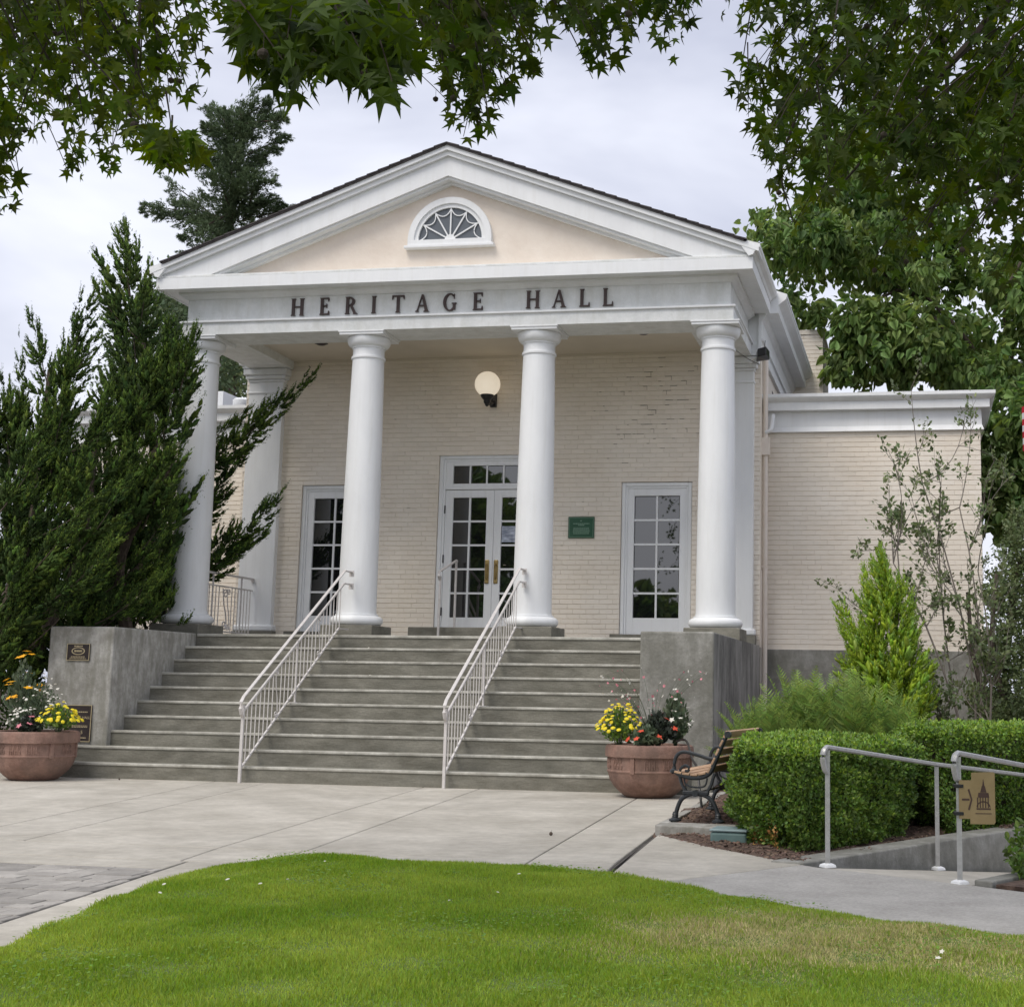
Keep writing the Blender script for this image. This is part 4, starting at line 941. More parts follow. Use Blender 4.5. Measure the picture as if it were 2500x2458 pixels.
# ================================================================== BENCH
bn = thing('park_bench', 'bench with black cast iron ends and wooden slats facing the steps', 'bench', (4.24,-3.74,.071), R(-6))
def bar(b, pts, r=.017, fl=.8, n=6): b.tube(pts, r, n)
for k, yy in enumerate((0, 1.16)):
    fr = bpy.data.objects.new('iron_end', None); col.objects.link(fr); fr.parent = bn; fr.location = (0, yy, 0)
    P2 = lambda L: [(x, 0, z) for x, z in L]
    b = MB(); b.tube(curve(P2([(.005,.02),(.012,.08),(.045,.16),(.10,.20),(.16,.212)]),5),.017,8,); b.build('front_leg','iron',fr,smooth=True)
    b = MB(); b.tube(curve(P2([(.345,.02),(.335,.08),(.30,.155),(.24,.20),(.16,.212)]),5),.017,8); b.build('rear_leg','iron',fr,smooth=True)
    for fx in (.0,.345):
        b = MB(); b.lathe([(.05,.0),(.05,.012),(.03,.022),(.022,.03),(.026,.036),(.022,.044),(.026,.052),(.02,.06),(.018,.07)],(fx,0),12); b.build('foot','iron',fr,smooth=True)
    b = MB(); b.box(.06,.27,-.02,.02,.205,.235); b.build('cross_rail','iron',fr,bevel=.006)
    b = MB(); b.add([(0,0,0)],[]) if 0 else None; n=14
    vs = []; 
    for i in range(n): a = 2*math.pi*i/n; vs += [(.163+.026*math.cos(a),-.03,.215+.026*math.sin(a)),(.163+.026*math.cos(a),.03,.215+.026*math.sin(a))]
    b.add(vs, [tuple(range(0,2*n,2)), tuple(range(1,2*n,2))[::-1]]+[(2*i,2*i+1,(2*i+3)%(2*n),(2*i+2)%(2*n)) for i in range(n)]); b.build('boss','iron',fr)
    b = MB(); b.tube(curve(P2([(.09,.225),(.055,.27),(.035,.33),(.03,.36)]),4),.013,6); b.tube(curve(P2([(.25,.225),(.28,.27),(.30,.33),(.315,.37)]),4),.013,6)
    b.tube(curve(P2([(.07,.335),(.075,.29),(.12,.265),(.20,.262),(.24,.28),(.255,.335)]),4),.007,6); b.build('seat_bracket','iron',fr,smooth=True)
    b = MB(); b.tube(curve(P2([(-.035,.368),(-.02,.385),(.0,.375),(.04,.352),(.12,.335),(.20,.337),(.265,.365),(.30,.42),(.345,.53),(.40,.655),(.415,.675)]),5),.019,8); b.build('side_rail','iron',fr,smooth=True)
    b = MB(); b.tube(curve(P2([(-.01,.385),(-.012,.44),(.008,.50),(.05,.528),(.11,.525),(.19,.505),(.26,.485),(.32,.48)]),5),.015,8); b.build('armrest','iron',fr,smooth=True)
    b = MB(); b.tube(curve(P2([(.03,.36),(.04,.40),(.075,.425),(.105,.41),(.10,.385),(.075,.385)]),4),.011,6); b.build('arm_scroll','iron',fr,smooth=True)
    b = MB(); vs=[]
    for i in range(n): a = 2*math.pi*i/n; vs += [(.418+.026*math.cos(a),-.022,.672+.026*math.sin(a)),(.418+.026*math.cos(a),.022,.672+.026*math.sin(a))]
    b.add(vs, [tuple(range(0,2*n,2)), tuple(range(1,2*n,2))[::-1]]+[(2*i,2*i+1,(2*i+3)%(2*n),(2*i+2)%(2*n)) for i in range(n)]); b.build('finial','iron',fr)
for i, (x, z, a) in enumerate([(.02,.372,10),(.085,.362,4),(.15,.357,0),(.215,.367,-12)]+[(.272+.032*k,.40+.066*k+ (k>1)*.002*k,-63) for k in range(5)]):
    b = MB(); hw = .029; th = .009; b.box(-hw,hw,-.02,1.18,-th,th); o = b.build('slat','wood',bn,bevel=.004); o.location = (x,0,z); o.rotation_euler = (0,R(a),0)
b = MB(); b.tube([(.16,.02,.215),(.16,1.14,.215)],.008,6); b.build('tie_rod','iron',bn)
b = MB(); b.tube(curve([(3.72,-.55,.565),(3.86,-1.0,.60),(3.98,-1.5,.585),(4.10,-2.0,.47),(4.20,-2.35,.40),(4.25,-2.5,.2),(4.28,-2.55,.05)],6),.011,6); tag(b.build('irrigation_hose','black',smooth=True),'black looping hose from the right terracotta bowl down behind the bench','hose')

# ================================================================== BOWLS WITH FLOWERS
def bowl(x, y, label, rz):
    rt = thing('terracotta_bowl', label, 'flower pot', (x, y, 0), rz, 'terracotta bowls flanking the steps')
    pr = [(.22,0),(.25,.01),(.30,.05),(.36,.11),(.40,.17),(.418,.235),(.424,.25),(.43,.256),(.43,.268),(.422,.274),(.424,.39),(.425,.40),(.45,.405),(.452,.44),(.45,.49),(.44,.515),(.42,.525),(.39,.522),(.385,.49),(.38,.46)]
    MB().lathe(pr, n=56).build('body','terra',rt,smooth=True)
    MB().lathe([(.02,.44),(.38,.46)],n=24).build('soil','soil',rt)
    n = 14
    for i in range(n):      # moulded relief panels of the band
        a0 = 2*math.pi*i/n; b = MB()
        def pt(da, z, o=0.): return ((.424+o)*math.cos(a0+da), (.424+o)*math.sin(a0+da), z)
        if i % 4 == 0:
            for da in (-.07,): 
                b.add([pt(-.05,.245,.014),pt(.05,.245,.014),pt(.05,.41,.014),pt(-.05,.41,.014),pt(-.055,.245,-.01),pt(.055,.245,-.01),pt(.055,.41,-.01),pt(-.055,.41,-.01)],[(0,1,2,3),(0,4,5,1),(1,5,6,2),(2,6,7,3),(3,7,4,0)])
        else:
            for da in (-.14,-.03,.08):
                b.tube([pt(da,.29,.001),pt(da,.375,.001)],.007,4); b.tube(curve([pt(da,.375,.002),pt(da+.02,.388,.003),pt(da+.05,.378,.003),pt(da+.05,.355,.002),pt(da+.03,.35,.002)],3),.005,4)
                b.tube(curve([pt(da+.05,.29,.002),pt(da+.07,.30,.003),pt(da+.07,.32,.002),pt(da+.045,.325,.002)],3),.005,4)
        b.build('relief','terra',rt)
    return rt
bowl(3.42,-.42,'terracotta bowl of mixed flowers right of the steps beside the bench',.9)
bowl(-3.40,-.50,'terracotta bowl of mixed flowers left of the steps, cut by the frame',.3)
def plant(name, label, cat, base, spread, leafs, flowers, stems=None, seed=0):
    """a clump: leaves on thin stems radiating from base, flower heads on top"""
    rt = thing(name, label, cat, base, group='flowers in the terracotta bowls')
    return rt
def clump(name, label, c, rad, h, nleaf, lm, ls, nfl, fm, fs, ft=FLOWER, top=.75, tmpl=OVAL, cat='flowers'):
    c = np.array(c, float); rt = thing(name, label, cat, tuple(c), group='flowers in the terracotta bowls')
    th = RG.uniform(0,2*math.pi,nleaf); ph = RG.uniform(0,1,nleaf)**.6; rr = RG.uniform(.15,.93,nleaf)**.7
    D = np.stack([np.cos(th)*ph*rad, np.sin(th)*ph*rad, (1-ph**2*.65)*h],1)*rr[:,None]
    cloud('leaves', *tmpl, D, frames(D+RG.normal(size=D.shape)*.09*np.array([1,1,.6])), RG.uniform(.7,1.3,nleaf)*ls, lm, rt)
    ns = 26; b = MB()
    for i in range(ns):
        a = random.uniform(0,6.28); p = random.random()**.6; b.tube(bez((0,0,-.05),(math.cos(a)*p*rad*.4,math.sin(a)*p*rad*.4,h*.5),(math.cos(a)*p*rad*.9,math.sin(a)*p*rad*.9,h*(1-p*p*.6)*.95),4),.003,3)
    stuff(b.build('stems','grey_leaf',rt))
    if nfl:
        th = RG.uniform(0,2*math.pi,nfl); ph = RG.uniform(0,1,nfl)**.5
        D = np.stack([np.cos(th)*ph*rad*1.08, np.sin(th)*ph*rad*1.08, (1-ph**2*.62)*h*RG.uniform(top+.12,1.16,nfl)],1); up = D/np.linalg.norm(D,axis=1,keepdims=True)+RG.normal(size=D.shape)*.25+[0,-.25,.3]
        R_ = frames(np.cross(up, RG.normal(size=D.shape)), up); sc = RG.uniform(.8,1.2,nfl)*fs
        for i in range(nfl):
            v = np.array(ft[0])*sc[i]; v = v@R_[i].T
            me = bpy.data.meshes.new('flower_head'); me.from_pydata([tuple(a) for a in v], [], ft[1]); me.materials.append(M[fm])
            o = bpy.data.objects.new('flower_head', me); col.objects.link(o); o.parent = rt; o.location = D[i]
    return rt
# right bowl
clump('yellow_flowers','dense yellow button flowers at the left of the right bowl',(3.13,-.56,.50),.24,.40,700,'box',.04,95,'yellow',.023,BUTTON)
clump('dark_leaved_flowers','dark leaved plant with orange red blooms at the front of the right bowl',(3.42,-.70,.49),.17,.22,420,'grey_leaf',.05,7,'red',.040,FLOWER)
clump('grey_leaved_plant','dark grey green leafy plant in the middle of the right bowl',(3.52,-.52,.50),.19,.36,750,'dkleaf',.05,4,'red',.045,FLOWER)
clump('white_flowers','tall leafy plant with white flowers at the right of the right bowl',(3.68,-.38,.50),.17,.55,700,'grey_leaf',.055,9,'wpetal',.032,FLOWER)
# left bowl
clump('yellow_flowers','yellow button flowers at the right edge of the left bowl',(-3.08,-.60,.52),.23,.29,600,'box',.04,60,'yellow',.024,BUTTON)
clump('pink_flowers','pink flowers over dark leaves at the front of the left bowl',(-3.33,-.74,.51),.13,.20,380,'dkleaf',.045,7,'pink',.040,FLOWER)
clump('pale_flowers','creamy white small flowers in the middle of the left bowl',(-3.48,-.62,.50),.19,.27,700,'grey_leaf',.03,50,'wpetal',.018,BUTTON)
clump('dried_flower_mound','tall mound of faded buff flower heads in the left bowl',(-3.46,-.36,.52),.26,.55,900,'grey_leaf',.03,44,'wpetal',.016,BUTTON)
clump('black_eyed_flowers','tall orange yellow daisies at the back of the left bowl',(-3.72,-.34,.52),.22,.80,380,'grey_leaf',.05,15,'orange',.050,FLOWER)
# airy gaura sprays over the right bowl
gr = thing('airy_flower_sprays', 'thin arching stems of tiny pink and white flowers above the right bowl', 'flowers', (3.45,-.40,.50), group='flowers in the terracotta bowls')
b = MB(); pos = []
for i in range(44):
    a = random.uniform(0,6.28); r0 = random.uniform(.15,.62); h = random.uniform(.35,.80); e = np.array([math.cos(a)*r0, math.sin(a)*r0*.5, h])
    P_ = bez((0,0,0),(e[0]*.35,e[1]*.35,h*.75),e,6); b.tube(P_,.0026,3,r1=.0014)
    for t in (-1,-2,-3):
        if random.random() < .8: pos.append(np.array(P_[t])+RG.normal(size=3)*.012)
stuff(b.build('stems','grey_leaf',gr)); pos = np.array(pos)
for mname, kk in (('wpetal',0),('pink',1)):
    q = pos[kk::2]; up = RG.normal(size=q.shape)
    cloud('blossoms', *FLOWER, q, frames(np.cross(up, RG.normal(size=q.shape)), up), RG.uniform(.010,.021,len(q)), mname, gr)

#FOLIAGE
# ================================================================== FOLIAGE
def npoly(x, y, poly):
    c = np.zeros(np.shape(x), bool); n = len(poly)
    for i in range(n):
        (x0,y0),(x1,y1) = poly[i], poly[(i+1) % n]
        if y0 == y1: continue
        c ^= ((y0 > y) != (y1 > y)) & (x < (x1-x0)*(y-y0)/(y1-y0)+x0)
    return c
def nproj(P):
    d = P-CAMP; z = d@CF
    return (PX+FPX*(d@CR)/z)/K, (PY-FPX*(d@CU)/z)/K
# ---- sweetgum canopies hanging into the top of the view
def canopy(label, trunk, regions, limbs, nobj, seed):
    rt = thing('sweetgum_tree', label, 'tree', (trunk[0], trunk[1], 0)); T = np.array([trunk[0], trunk[1], 0.])
    rg = np.random.default_rng(seed)
    b = MB(); b.tube([(0,0,-.4),(.03,.02,1),(0,.05,3),(.05,0,5.2),(0,0,8)],.26,12,r1=.13); b.build('trunk','bark',rt,smooth=True)
    P_all = []; D_all = []; S_all = []; tw = MB(); balls = []
    for (poly, N, dr, size) in regions:
        pa = np.array(poly); lo, hi = pa.min(0), pa.max(0); cnt = 0; tries = 0
        while cnt < N and tries < N*3:
            tries += 1
            x, y = rg.uniform(lo[0],hi[0]), rg.uniform(lo[1],hi[1])
            if not npoly(x, y, poly): continue
            D = dr[0]+(dr[1]-dr[0])*rg.beta(1.3,1.6)
            tip = atd(x, y, D); h = T[:2]-tip[:2]; h /= np.linalg.norm(h)
            l = rg.uniform(.3,.6); base = tip+np.array([h[0]*.55+rg.normal()*.25, h[1]*.55+rg.normal()*.25, .8])*l
            pts = np.array(bez(base, base*.45+tip*.55+np.array([0,0,.10*l]), tip, 9)); k = 0
            for t in range(1, 9):
                for sd in (0, 1) if rg.random() < .75 else (0,):
                    off = rg.normal(size=3)*.045; q = pts[t]+off-np.array([0,0,.03])
                    u, v = nproj(q)
                    if not (npoly(u, v, poly)): continue
                    dn = np.array([rg.normal()*.55, rg.normal()*.55, -.75-rg.random()*.5])+off*6
                    P_all.append(q); D_all.append(dn); S_all.append(size*rg.uniform(.7,1.2)); k += 1
            if k >= 5:
                cnt += k
                j = 3
                u0, v0 = nproj(pts[0])
                st_ = 0 if (v0 < 0 or npoly(u0, v0, poly)) else 4
                tw.tube([tuple(a-T) for a in pts[st_:]], .0045, 3, r1=.0018)
                if rg.random() < .16: balls.append(pts[7]-np.array([0,0,.05]))
    P_all = np.array(P_all); D_all = np.array(D_all); S_all = np.array(S_all); n = len(P_all)
    up = rg.normal(size=(n,3))*.75+np.array([.1,-.25,.75]); Rm = frames(D_all, up)
    # the largest on screen become separate leaves
    dist = np.array([nproj(p)[1] for p in P_all]); dep = (P_all-CAMP)@CF; vis = (dist > 0)
    u, v = nproj(P_all); vis = (u > 0) & (u < 1937) & (v > 0) & (v < 1904)
    key = np.where(vis, S_all/dep, 0); od = np.argsort(-key); big = od[:nobj]; rest_ = od[nobj:]
    mes = []
    for kx in range(6):
        vv = [(x*random.uniform(.9,1.1), y*random.uniform(.9,1.1), z+random.uniform(-.02,.02)) for x, y, z in STAR[0]]
        me = bpy.data.meshes.new('leaf'); me.from_pydata(vv, [], STAR[1]); me.materials.append(M['gum_obj']); mes.append(me)
    for i in big:
        o = bpy.data.objects.new('leaf', mes[i % 6]); col.objects.link(o); o.parent = rt
        mm = Matrix([list(r) for r in Rm[i]]).to_4x4(); o.matrix_local = Matrix.Translation(Vector(P_all[i]-T)) @ mm @ Matrix.Scale(S_all[i], 4)
    cloud('foliage', *STAR, P_all[rest_]-T, Rm[rest_], S_all[rest_], 'gum', rt)
    stuff(tw.build('twigs','twig',rt))
    bb = MB()
    for q in balls:
        q = q-T; bb.lathe([(.002,q[2]-.014),(.012,q[2]-.007),(.014,q[2]),(.012,q[2]+.007),(.002,q[2]+.014)],(q[0],q[1]),7); bb.tube([tuple(q),tuple(q+[0,0,.05])],.001,3)
    if balls: stuff(bb.build('seed_balls','twig',rt))
    for lb in limbs:
        b = MB(); b.tube([tuple(np.array(p)-T) for p in curve(lb[0],5)], lb[1], 7, r1=lb[2]); b.build('limb','twig',rt,smooth=True)
M['gum_obj'] = mat('sweetgum_leaf_single', (.030,.056,.005), (.062,.105,.010), .8, .62, trans=.45, objrnd=.35, spec=.3)
PL = [(-260,-260),(400,-260),(398,20),(412,90),(408,140),(388,190),(372,225),(352,250),(345,225),(320,215),(302,255),(288,285),(262,298),(240,300),(222,328),(195,325),(150,342),(118,335),(112,300),(125,270),(115,235),(95,195),(88,235),(70,265),(50,300),(38,350),(30,400),(8,422),(-20,440),(-260,420)]
PL2 = [(280,250),(388,250),(385,285),(372,305),(330,315),(285,290)]
PG = [(60,150),(118,235),(112,310),(150,345),(30,345)]
PC = [(400,-260),(1320,-260),(1330,0),(1305,50),(1290,90),(1270,118),(1240,95),(1195,70),(1180,110),(1150,155),(1120,150),(1095,100),(1065,55),(1040,95),(1030,130),(1000,180),(975,190),(945,210),(930,235),(900,265),(870,262),(830,240),(825,205),(850,180),(830,140),(790,130),(760,150),(735,185),(705,170),(650,120),(620,130),(575,185),(525,170),(500,120),(478,130),(455,75),(430,70),(410,40),(400,0)]
PCb = [(440,0),(790,0),(800,120),(740,188),(700,165),(650,125),(620,135),(572,190),(520,180),(495,125),(470,140)]
PR0 = [(1322,-260),(1450,-260),(1430,60),(1412,100),(1395,80),(1375,68),(1330,45)]
PR = [(1400,-260),(2250,-260),(2250,470),(1937,455),(1850,400),(1780,380),(1700,410),(1640,350),(1600,330),(1560,380),(1530,400),(1490,380),(1460,400),(1455,330),(1420,300),(1392,280),(1385,230),(1395,200),(1372,150),(1395,110),(1400,60)]
PRs = [(1450,300),(2250,300),(2250,580),(1937,560),(1850,520),(1780,500),(1720,530),(1650,560),(1600,440),(1540,430),(1500,450),(1460,410)]
canopy('sweetgum tree whose star leaved branches hang across the top left and centre', (2.1,-13.2),
       [(PL,4300,(4.8,8.8),.105),(PL2,20,(4.5,5.2),.115),(PC,5600,(4.6,8.8),.105),(PCb,260,(3.3,4.4),.13)],
       [([(2.1,-13.2,5.2),atd(-250,-260,5.5),atd(60,-200,6.3),atd(300,-180,7)],.05,.012),([(2.1,-13.2,6),atd(100,-500,6),atd(600,-330,6.5),atd(1250,-200,7.5)],.06,.012),([atd(1000,-250,7),atd(960,-60,6.8),atd(900,130,6.6)],.012,.004),([atd(250,-200,6.2),atd(265,0,6.1),atd(250,200,6.0)],.010,.003),([atd(440,-200,5.6),atd(455,20,5.6),atd(492,110,5.6)],.007,.003)], 150, 3)
canopy('sweetgum tree whose star leaved branches fill the top right', (10.6,-9.5),
       [(PR0,70,(6.5,8),.115),(PR,6600,(5.6,10),.125),(PRs,560,(6.0,9),.11)],
       [([(10.6,-9.5,5),atd(2150,-150,7.5),atd(1790,130,7.4),atd(1600,340,7.3)],.045,.006),([atd(1790,130,7.4),atd(1800,260,7.3),atd(1850,400,7.2)],.012,.004),([(10.6,-9.5,6),atd(2000,-300,8),atd(1600,-120,8),atd(1430,60,8)],.05,.006),([(10.6,-9.5,4.5),atd(2100,200,7.8),atd(1900,330,7.8),atd(1700,420,7.8)],.03,.005),([atd(1560,100,7),atd(1480,300,7),atd(1500,420,7)],.009,.003)], 140, 5)

# ---- flame shaped foliage of junipers, arborvitae and firs
class Tree:
    def __init__(s, name, label, x, y, trunk_pts=None, tr=.12, m='bark', group=None, rz=0, cat='tree'):
        s.rt = thing(name, label, cat, (x, y, 0), group=group); s.o = np.array([x, y, 0.]); s.P = []; s.D = []; s.S = []; s.tag = []; s.CP = []; s.CD = []; s.CS = []; s.CT = []
        if trunk_pts:
            for i, tp in enumerate(trunk_pts):
                b = MB(); b.tube([tuple(np.array(p)-s.o) for p in curve(tp,5)], tr*(1 if i == 0 else .6), 8, r1=tr*.25); b.build('trunk' if i == 0 else 'limb', m, s.rt, smooth=True)
    def flame(s, p0, p1, rad, n, bow=0., up=.5, size=.05, sub=16, subl=.30, tipf=.35, tipmat=None, wood=None, spread=.75, fat=.12):
        p0, p1 = np.array(p0, float), np.array(p1, float); ax = p1-p0; L = np.linalg.norm(ax); a = ax/L
        pm = (p0+p1)/2-np.array([0,0,bow*L]); pts = np.array(bez(p0, pm, p1, 24))
        if wood: b = MB(); b.tube([tuple(q-s.o) for q in pts[:20]], wood, 5, r1=wood*.3); b.build('limb','bark',s.rt)
        for k in range(sub):
            t = (k+RG.random())/sub; t = t**.9; i = min(int(t*23), 22); c = pts[i]; tg = pts[i+1]-pts[i]; tg /= np.linalg.norm(tg)+1e-9
            r = rad*(1-t)**.6*min(1, .35+t*2.5)+.02
            o = RG.normal(size=3); o -= tg*(o@tg); o /= np.linalg.norm(o)+1e-9
            d = tg*.9+o*spread*(1-t*.6)+np.array([0,0,up]); d /= np.linalg.norm(d)
            st_ = c+o*r*.22*RG.random(); ln = r*RG.uniform(.75,1.45)+L*subl*.10
            m_ = max(6, int(n/sub*(.5+1.0*(1-t))))
            tt = RG.random(m_)**.75; w_ = ln*fat*(1-tt)**.65+.004
            Q = st_+d*(tt*ln)[:,None]+np.array([0,0,1.])*(tt**2*ln*.30*(up > 0))[:,None]+RG.normal(size=(m_,3))*w_[:,None]
            dd = d+np.array([0,0,1.])*(tt*.6*(up > 0))[:,None]+RG.normal(size=(m_,3))*.38
            s.P.append(Q); s.D.append(dd); s.S.append(size*RG.uniform(.6,1.25,m_)*(1-.35*tt)); s.tag.append(tt*.75+t*.25 > 1-tipf)
    def limb(s, p0, p1, rad, dens=1., bow=0., size=.05, wood=.012, core=True):
        '''a rising limb clothed in short thick pointed sprays'''
        p0, p1 = np.array(p0, float), np.array(p1, float); L = np.linalg.norm(p1-p0); pm = (p0+p1)/2-np.array([0,0,bow*L]); pts = np.array(bez(p0, pm, p1, 30))
        if wood: b = MB(); b.tube([tuple(q-s.o) for q in pts[:22]], wood, 5, r1=wood*.3); b.build('limb','bark',s.rt)
        k = int((L*15+6)*dens*(1+rad*1.4)); hor = (p1-p0)*[1,1,0]; hor = hor/(np.linalg.norm(hor)+1e-6)
        for i_ in range(k):
            t = RG.random()**.9; i = min(int(t*29), 28); c = pts[i]; tg = pts[i+1]-pts[i]; tg /= np.linalg.norm(tg)+1e-9
            r = rad*(1-t)**.55+.015; o = RG.normal(size=3); o -= tg*(o@tg); o /= np.linalg.norm(o)+1e-9
            d = tg*.8+o*.85*(1-t*.7)+np.array([0,0,.12])+hor*.30; d /= np.linalg.norm(d); st_ = c+o*r*RG.uniform(0,.75)
            ln = np.clip(r*1.6, .15, .46)*RG.uniform(.7,1.4); m_ = int((ln*(170 if core else 430)+6)*(.034/size)**.8); tt = RG.random(m_)**.8
            w_ = ln*.088*np.sin(np.pi*np.clip(tt*.85+.15,0,1))**.8+.003
            m_ = m_
            bd = np.array([0,0,1.])*.32
            for q_ in range(13 if core else 0):
                tq = (q_+RG.random())/13; u_ = RG.normal(size=3); u_ -= d*(u_@d); u_ /= np.linalg.norm(u_)+1e-9
                fr_ = tq*.82; cp = st_+d*ln*fr_+bd*ln*fr_**2; sl_ = ln*(.30-.13*tq)*RG.uniform(.75,1.3); sd_ = d*(1.0)+u_*.75*(1-tq*.5)+bd*(.6+fr_*1.3)
                s.CP.append(cp); s.CD.append(sd_); s.CS.append((sl_*.50*(1.05-tq*.2), sl_, sl_*.42)); s.CT.append(tq > .35 and RG.random() < .25+.5*t)
            Q = st_+d*(tt*ln)[:,None]+bd*(tt**2*ln)[:,None]+RG.normal(size=(m_,3))*w_[:,None]
            dd = d+np.array([0,0,1.])*(tt*.7)[:,None]+RG.normal(size=(m_,3))*.45
            s.P.append(Q); s.D.append(dd); s.S.append(size*RG.uniform(.6,1.25,m_)*(1-.3*tt)); s.tag.append((tt > .45) & (RG.random() < .55+.3*t))
        # whip at the very tip
        m_ = 26; tt = RG.random(m_); Q = p1+(pts[-1]-pts[-3])/np.linalg.norm(pts[-1]-pts[-3])*(tt*.13)[:,None]-.02*(pts[-1]-pts[-3])+np.array([0,0,1.])*(tt**2*.07)[:,None]; s.P.append(Q+RG.normal(size=Q.shape)*.006); s.D.append(np.tile((pts[-1]-pts[-3])+[0,0,.05],(m_,1))+RG.normal(size=Q.shape)*.02); s.S.append(.035*(1-.6*tt)); s.tag.append(tt > .3)
    def done(s, m, tipm=None, tmpl=None):
        P_, D_, S_, T_ = np.concatenate(s.P), np.concatenate(s.D), np.concatenate(s.S), np.concatenate(s.tag)
        ok = ~((P_[:,0] > -4.05) & (P_[:,0] < 0) & (P_[:,1] < 3.6) & (P_[:,2] < 1.80)); P_, D_, S_, T_ = P_[ok], D_[ok], S_[ok], T_[ok]
        if tipm is None: T_ = np.zeros(len(P_), bool)
        else: T_ &= RG.random(len(P_)) < .62
        tmpl = tmpl or TUFT4
        if s.CP:
            CP, CD, CS, CT = map(np.array, (s.CP, s.CD, s.CS, s.CT)); CT = CT.astype(bool)
            ok = ~((CP[:,0] > -4.05) & (CP[:,0] < 0) & (CP[:,1] < 3.6) & (CP[:,2] < 1.84)); CP, CD, CS, CT = CP[ok], CD[ok], CS[ok], CT[ok]
            for k, (sel, mm_) in enumerate(((~CT, m), (CT, tipm or m))):
                if sel.any(): cloud('sprays', *SPRAYS[k], CP[sel]-s.o, frames(CD[sel]), CS[sel], mm_, s.rt)
        cloud('foliage', *tmpl, P_[~T_]-s.o, frames(D_[~T_]), S_[~T_], m, s.rt)
        if T_.any(): cloud('fresh_tips', *tmpl, P_[T_]-s.o, frames(D_[T_]), S_[T_], tipm, s.rt)
def spindle(seed):
    rg = np.random.default_rng(seed); v = [(0,-.05,0)]; prof = [(.10,.45),(.32,1.0),(.55,.85),(.78,.5)]; n = 6; f = []
    for j, (y, r) in enumerate(prof):
        for i in range(n):
            a = 2*math.pi*(i+.5*(j % 2))/n; rr = r*(.55 if (i+j) % 2 else 1.25)*rg.uniform(.8,1.2); v.append((rr*math.cos(a)*.5*1.0, y+(.10 if not (i+j) % 2 else -.03), rr*math.sin(a)*.5))
    v.append((0,1.12,0)); L = len(v)-1
    for i in range(n): f.append((0,1+(i+1) % n,1+i)); f.append((L,1+(len(prof)-1)*n+i,1+(len(prof)-1)*n+(i+1) % n))
    for j in range(len(prof)-1):
        for i in range(n): k = (i+1) % n; f.append((1+j*n+i,1+j*n+k,1+(j+1)*n+k,1+(j+1)*n+i))
    return v, f
SPRAYS = [spindle(1), spindle(2)]
TUFT4 = ([(-.09,0,0),(.09,0,0),(0,1.15,.12),(.03,.25,0),(.36,.85,.05),(.0,.5,.02),(-.03,.2,0),(-.34,.75,.06),(0,.45,.03),(0,.1,-.09),(0,.1,.09),(.0,.9,.28)], [(0,1,2),(3,4,5),(6,7,8),(9,10,11)])
J = lambda x, y, Y: tuple(at(x, y, Y))
# left juniper
jt = Tree('juniper_tree','shaggy dark green juniper at the far left with a forked pointed top', -5.5, 1.2, [[(-5.5,1.2,-.1),(-5.2,1.1,1.4),J(60,1000,1.1),J(95,700,1.2)],[J(60,1250,.9),J(150,1050,1.0),J(180,850,1.1)]], .13, group='junipers left of the portico')
for (x0,y0,Y0,x1,y1,Y1,rad,n,bow) in [
    (95,900,1.2,150,560,1.2,.27,3000,.05),(110,760,1.2,178,548,1.15,.22,900,-.02),(100,760,1.2,62,598,1.2,.20,800,.12),(130,720,1.1,182,640,1.1,.13,500,.1),
    (40,980,1.1,36,640,1.1,.22,2300,.03),(20,900,1.0,5,715,1.0,.3,1300,.05),(-60,1000,1,-70,700,1,.4,1500,.0),(-120,1150,.8,-150,850,.8,.5,1600,.0),
    (150,980,.9,205,740,.9,.34,2000,.05),(120,1080,.7,245,905,.6,.26,1900,.10),(60,1080,.7,160,860,.6,.3,1900,.05),(0,1100,.5,60,900,.4,.33,1900,.05),
    (60,1180,.5,200,1030,.4,.25,1700,.08),(-20,1230,.3,90,1030,.2,.33,1900,.05),(20,1250,.4,150,1130,.3,.2,1100,.08),(-60,1300,.2,30,1150,.1,.33,1500,.05),
    (40,1240,.8,110,1180,.6,.22,900,.1),(10,1000,.9,110,870,.7,.28,1600,.05),(90,880,1.0,130,740,.9,.3,1500,.05),(-30,860,1,20,760,1,.3,1000,.05),(80,1000,1.4,100,800,1.5,.45,1700,0),(20,1200,1.4,60,960,1.5,.5,1700,0),(140,1200,1.6,170,1000,1.7,.45,1500,0),(60,1300,1.2,70,1100,1.3,.5,1700,0),(130,1290,1.5,130,1120,1.6,.45,1400,0),(0,1330,.9,10,1180,.9,.5,1500,0),(60,1020,.3,205,925,.2,.2,0,.12),(90,1140,.3,225,1010,.2,.22,0,.15),(20,1120,.1,140,985,.0,.22,0,.1),(-10,980,.3,80,850,.2,.22,0,.1),(120,860,.9,225,790,.8,.18,0,.15),(30,900,.5,95,800,.5,.2,0,.1),(10,1330,.5,70,1230,.4,.2,0,.1),(-30,1180,.0,50,1080,.0,.22,0,.1)]:
    jt.limb(J(x0,y0,Y0), J(x1,y1,Y1), rad*.95, 1.0, bow, .036)
for (x0,y0,Y0,x1,y1,Y1,rad,n) in [(60,1250,1.9,60,900,1.9,.6,1500),(140,1250,2.1,150,900,2.1,.55,1500),(0,1150,1.8,0,800,1.8,.55,1300),(100,950,1.8,120,800,1.8,.4,900),(200,1250,2.3,190,1000,2.3,.5,1200)]:
    jt.flame(J(x0,y0,Y0), J(x1,y1,Y1), rad, n*2, 0, .3, .085, sub=40, fat=.35)
jt.done('jun','juntip')
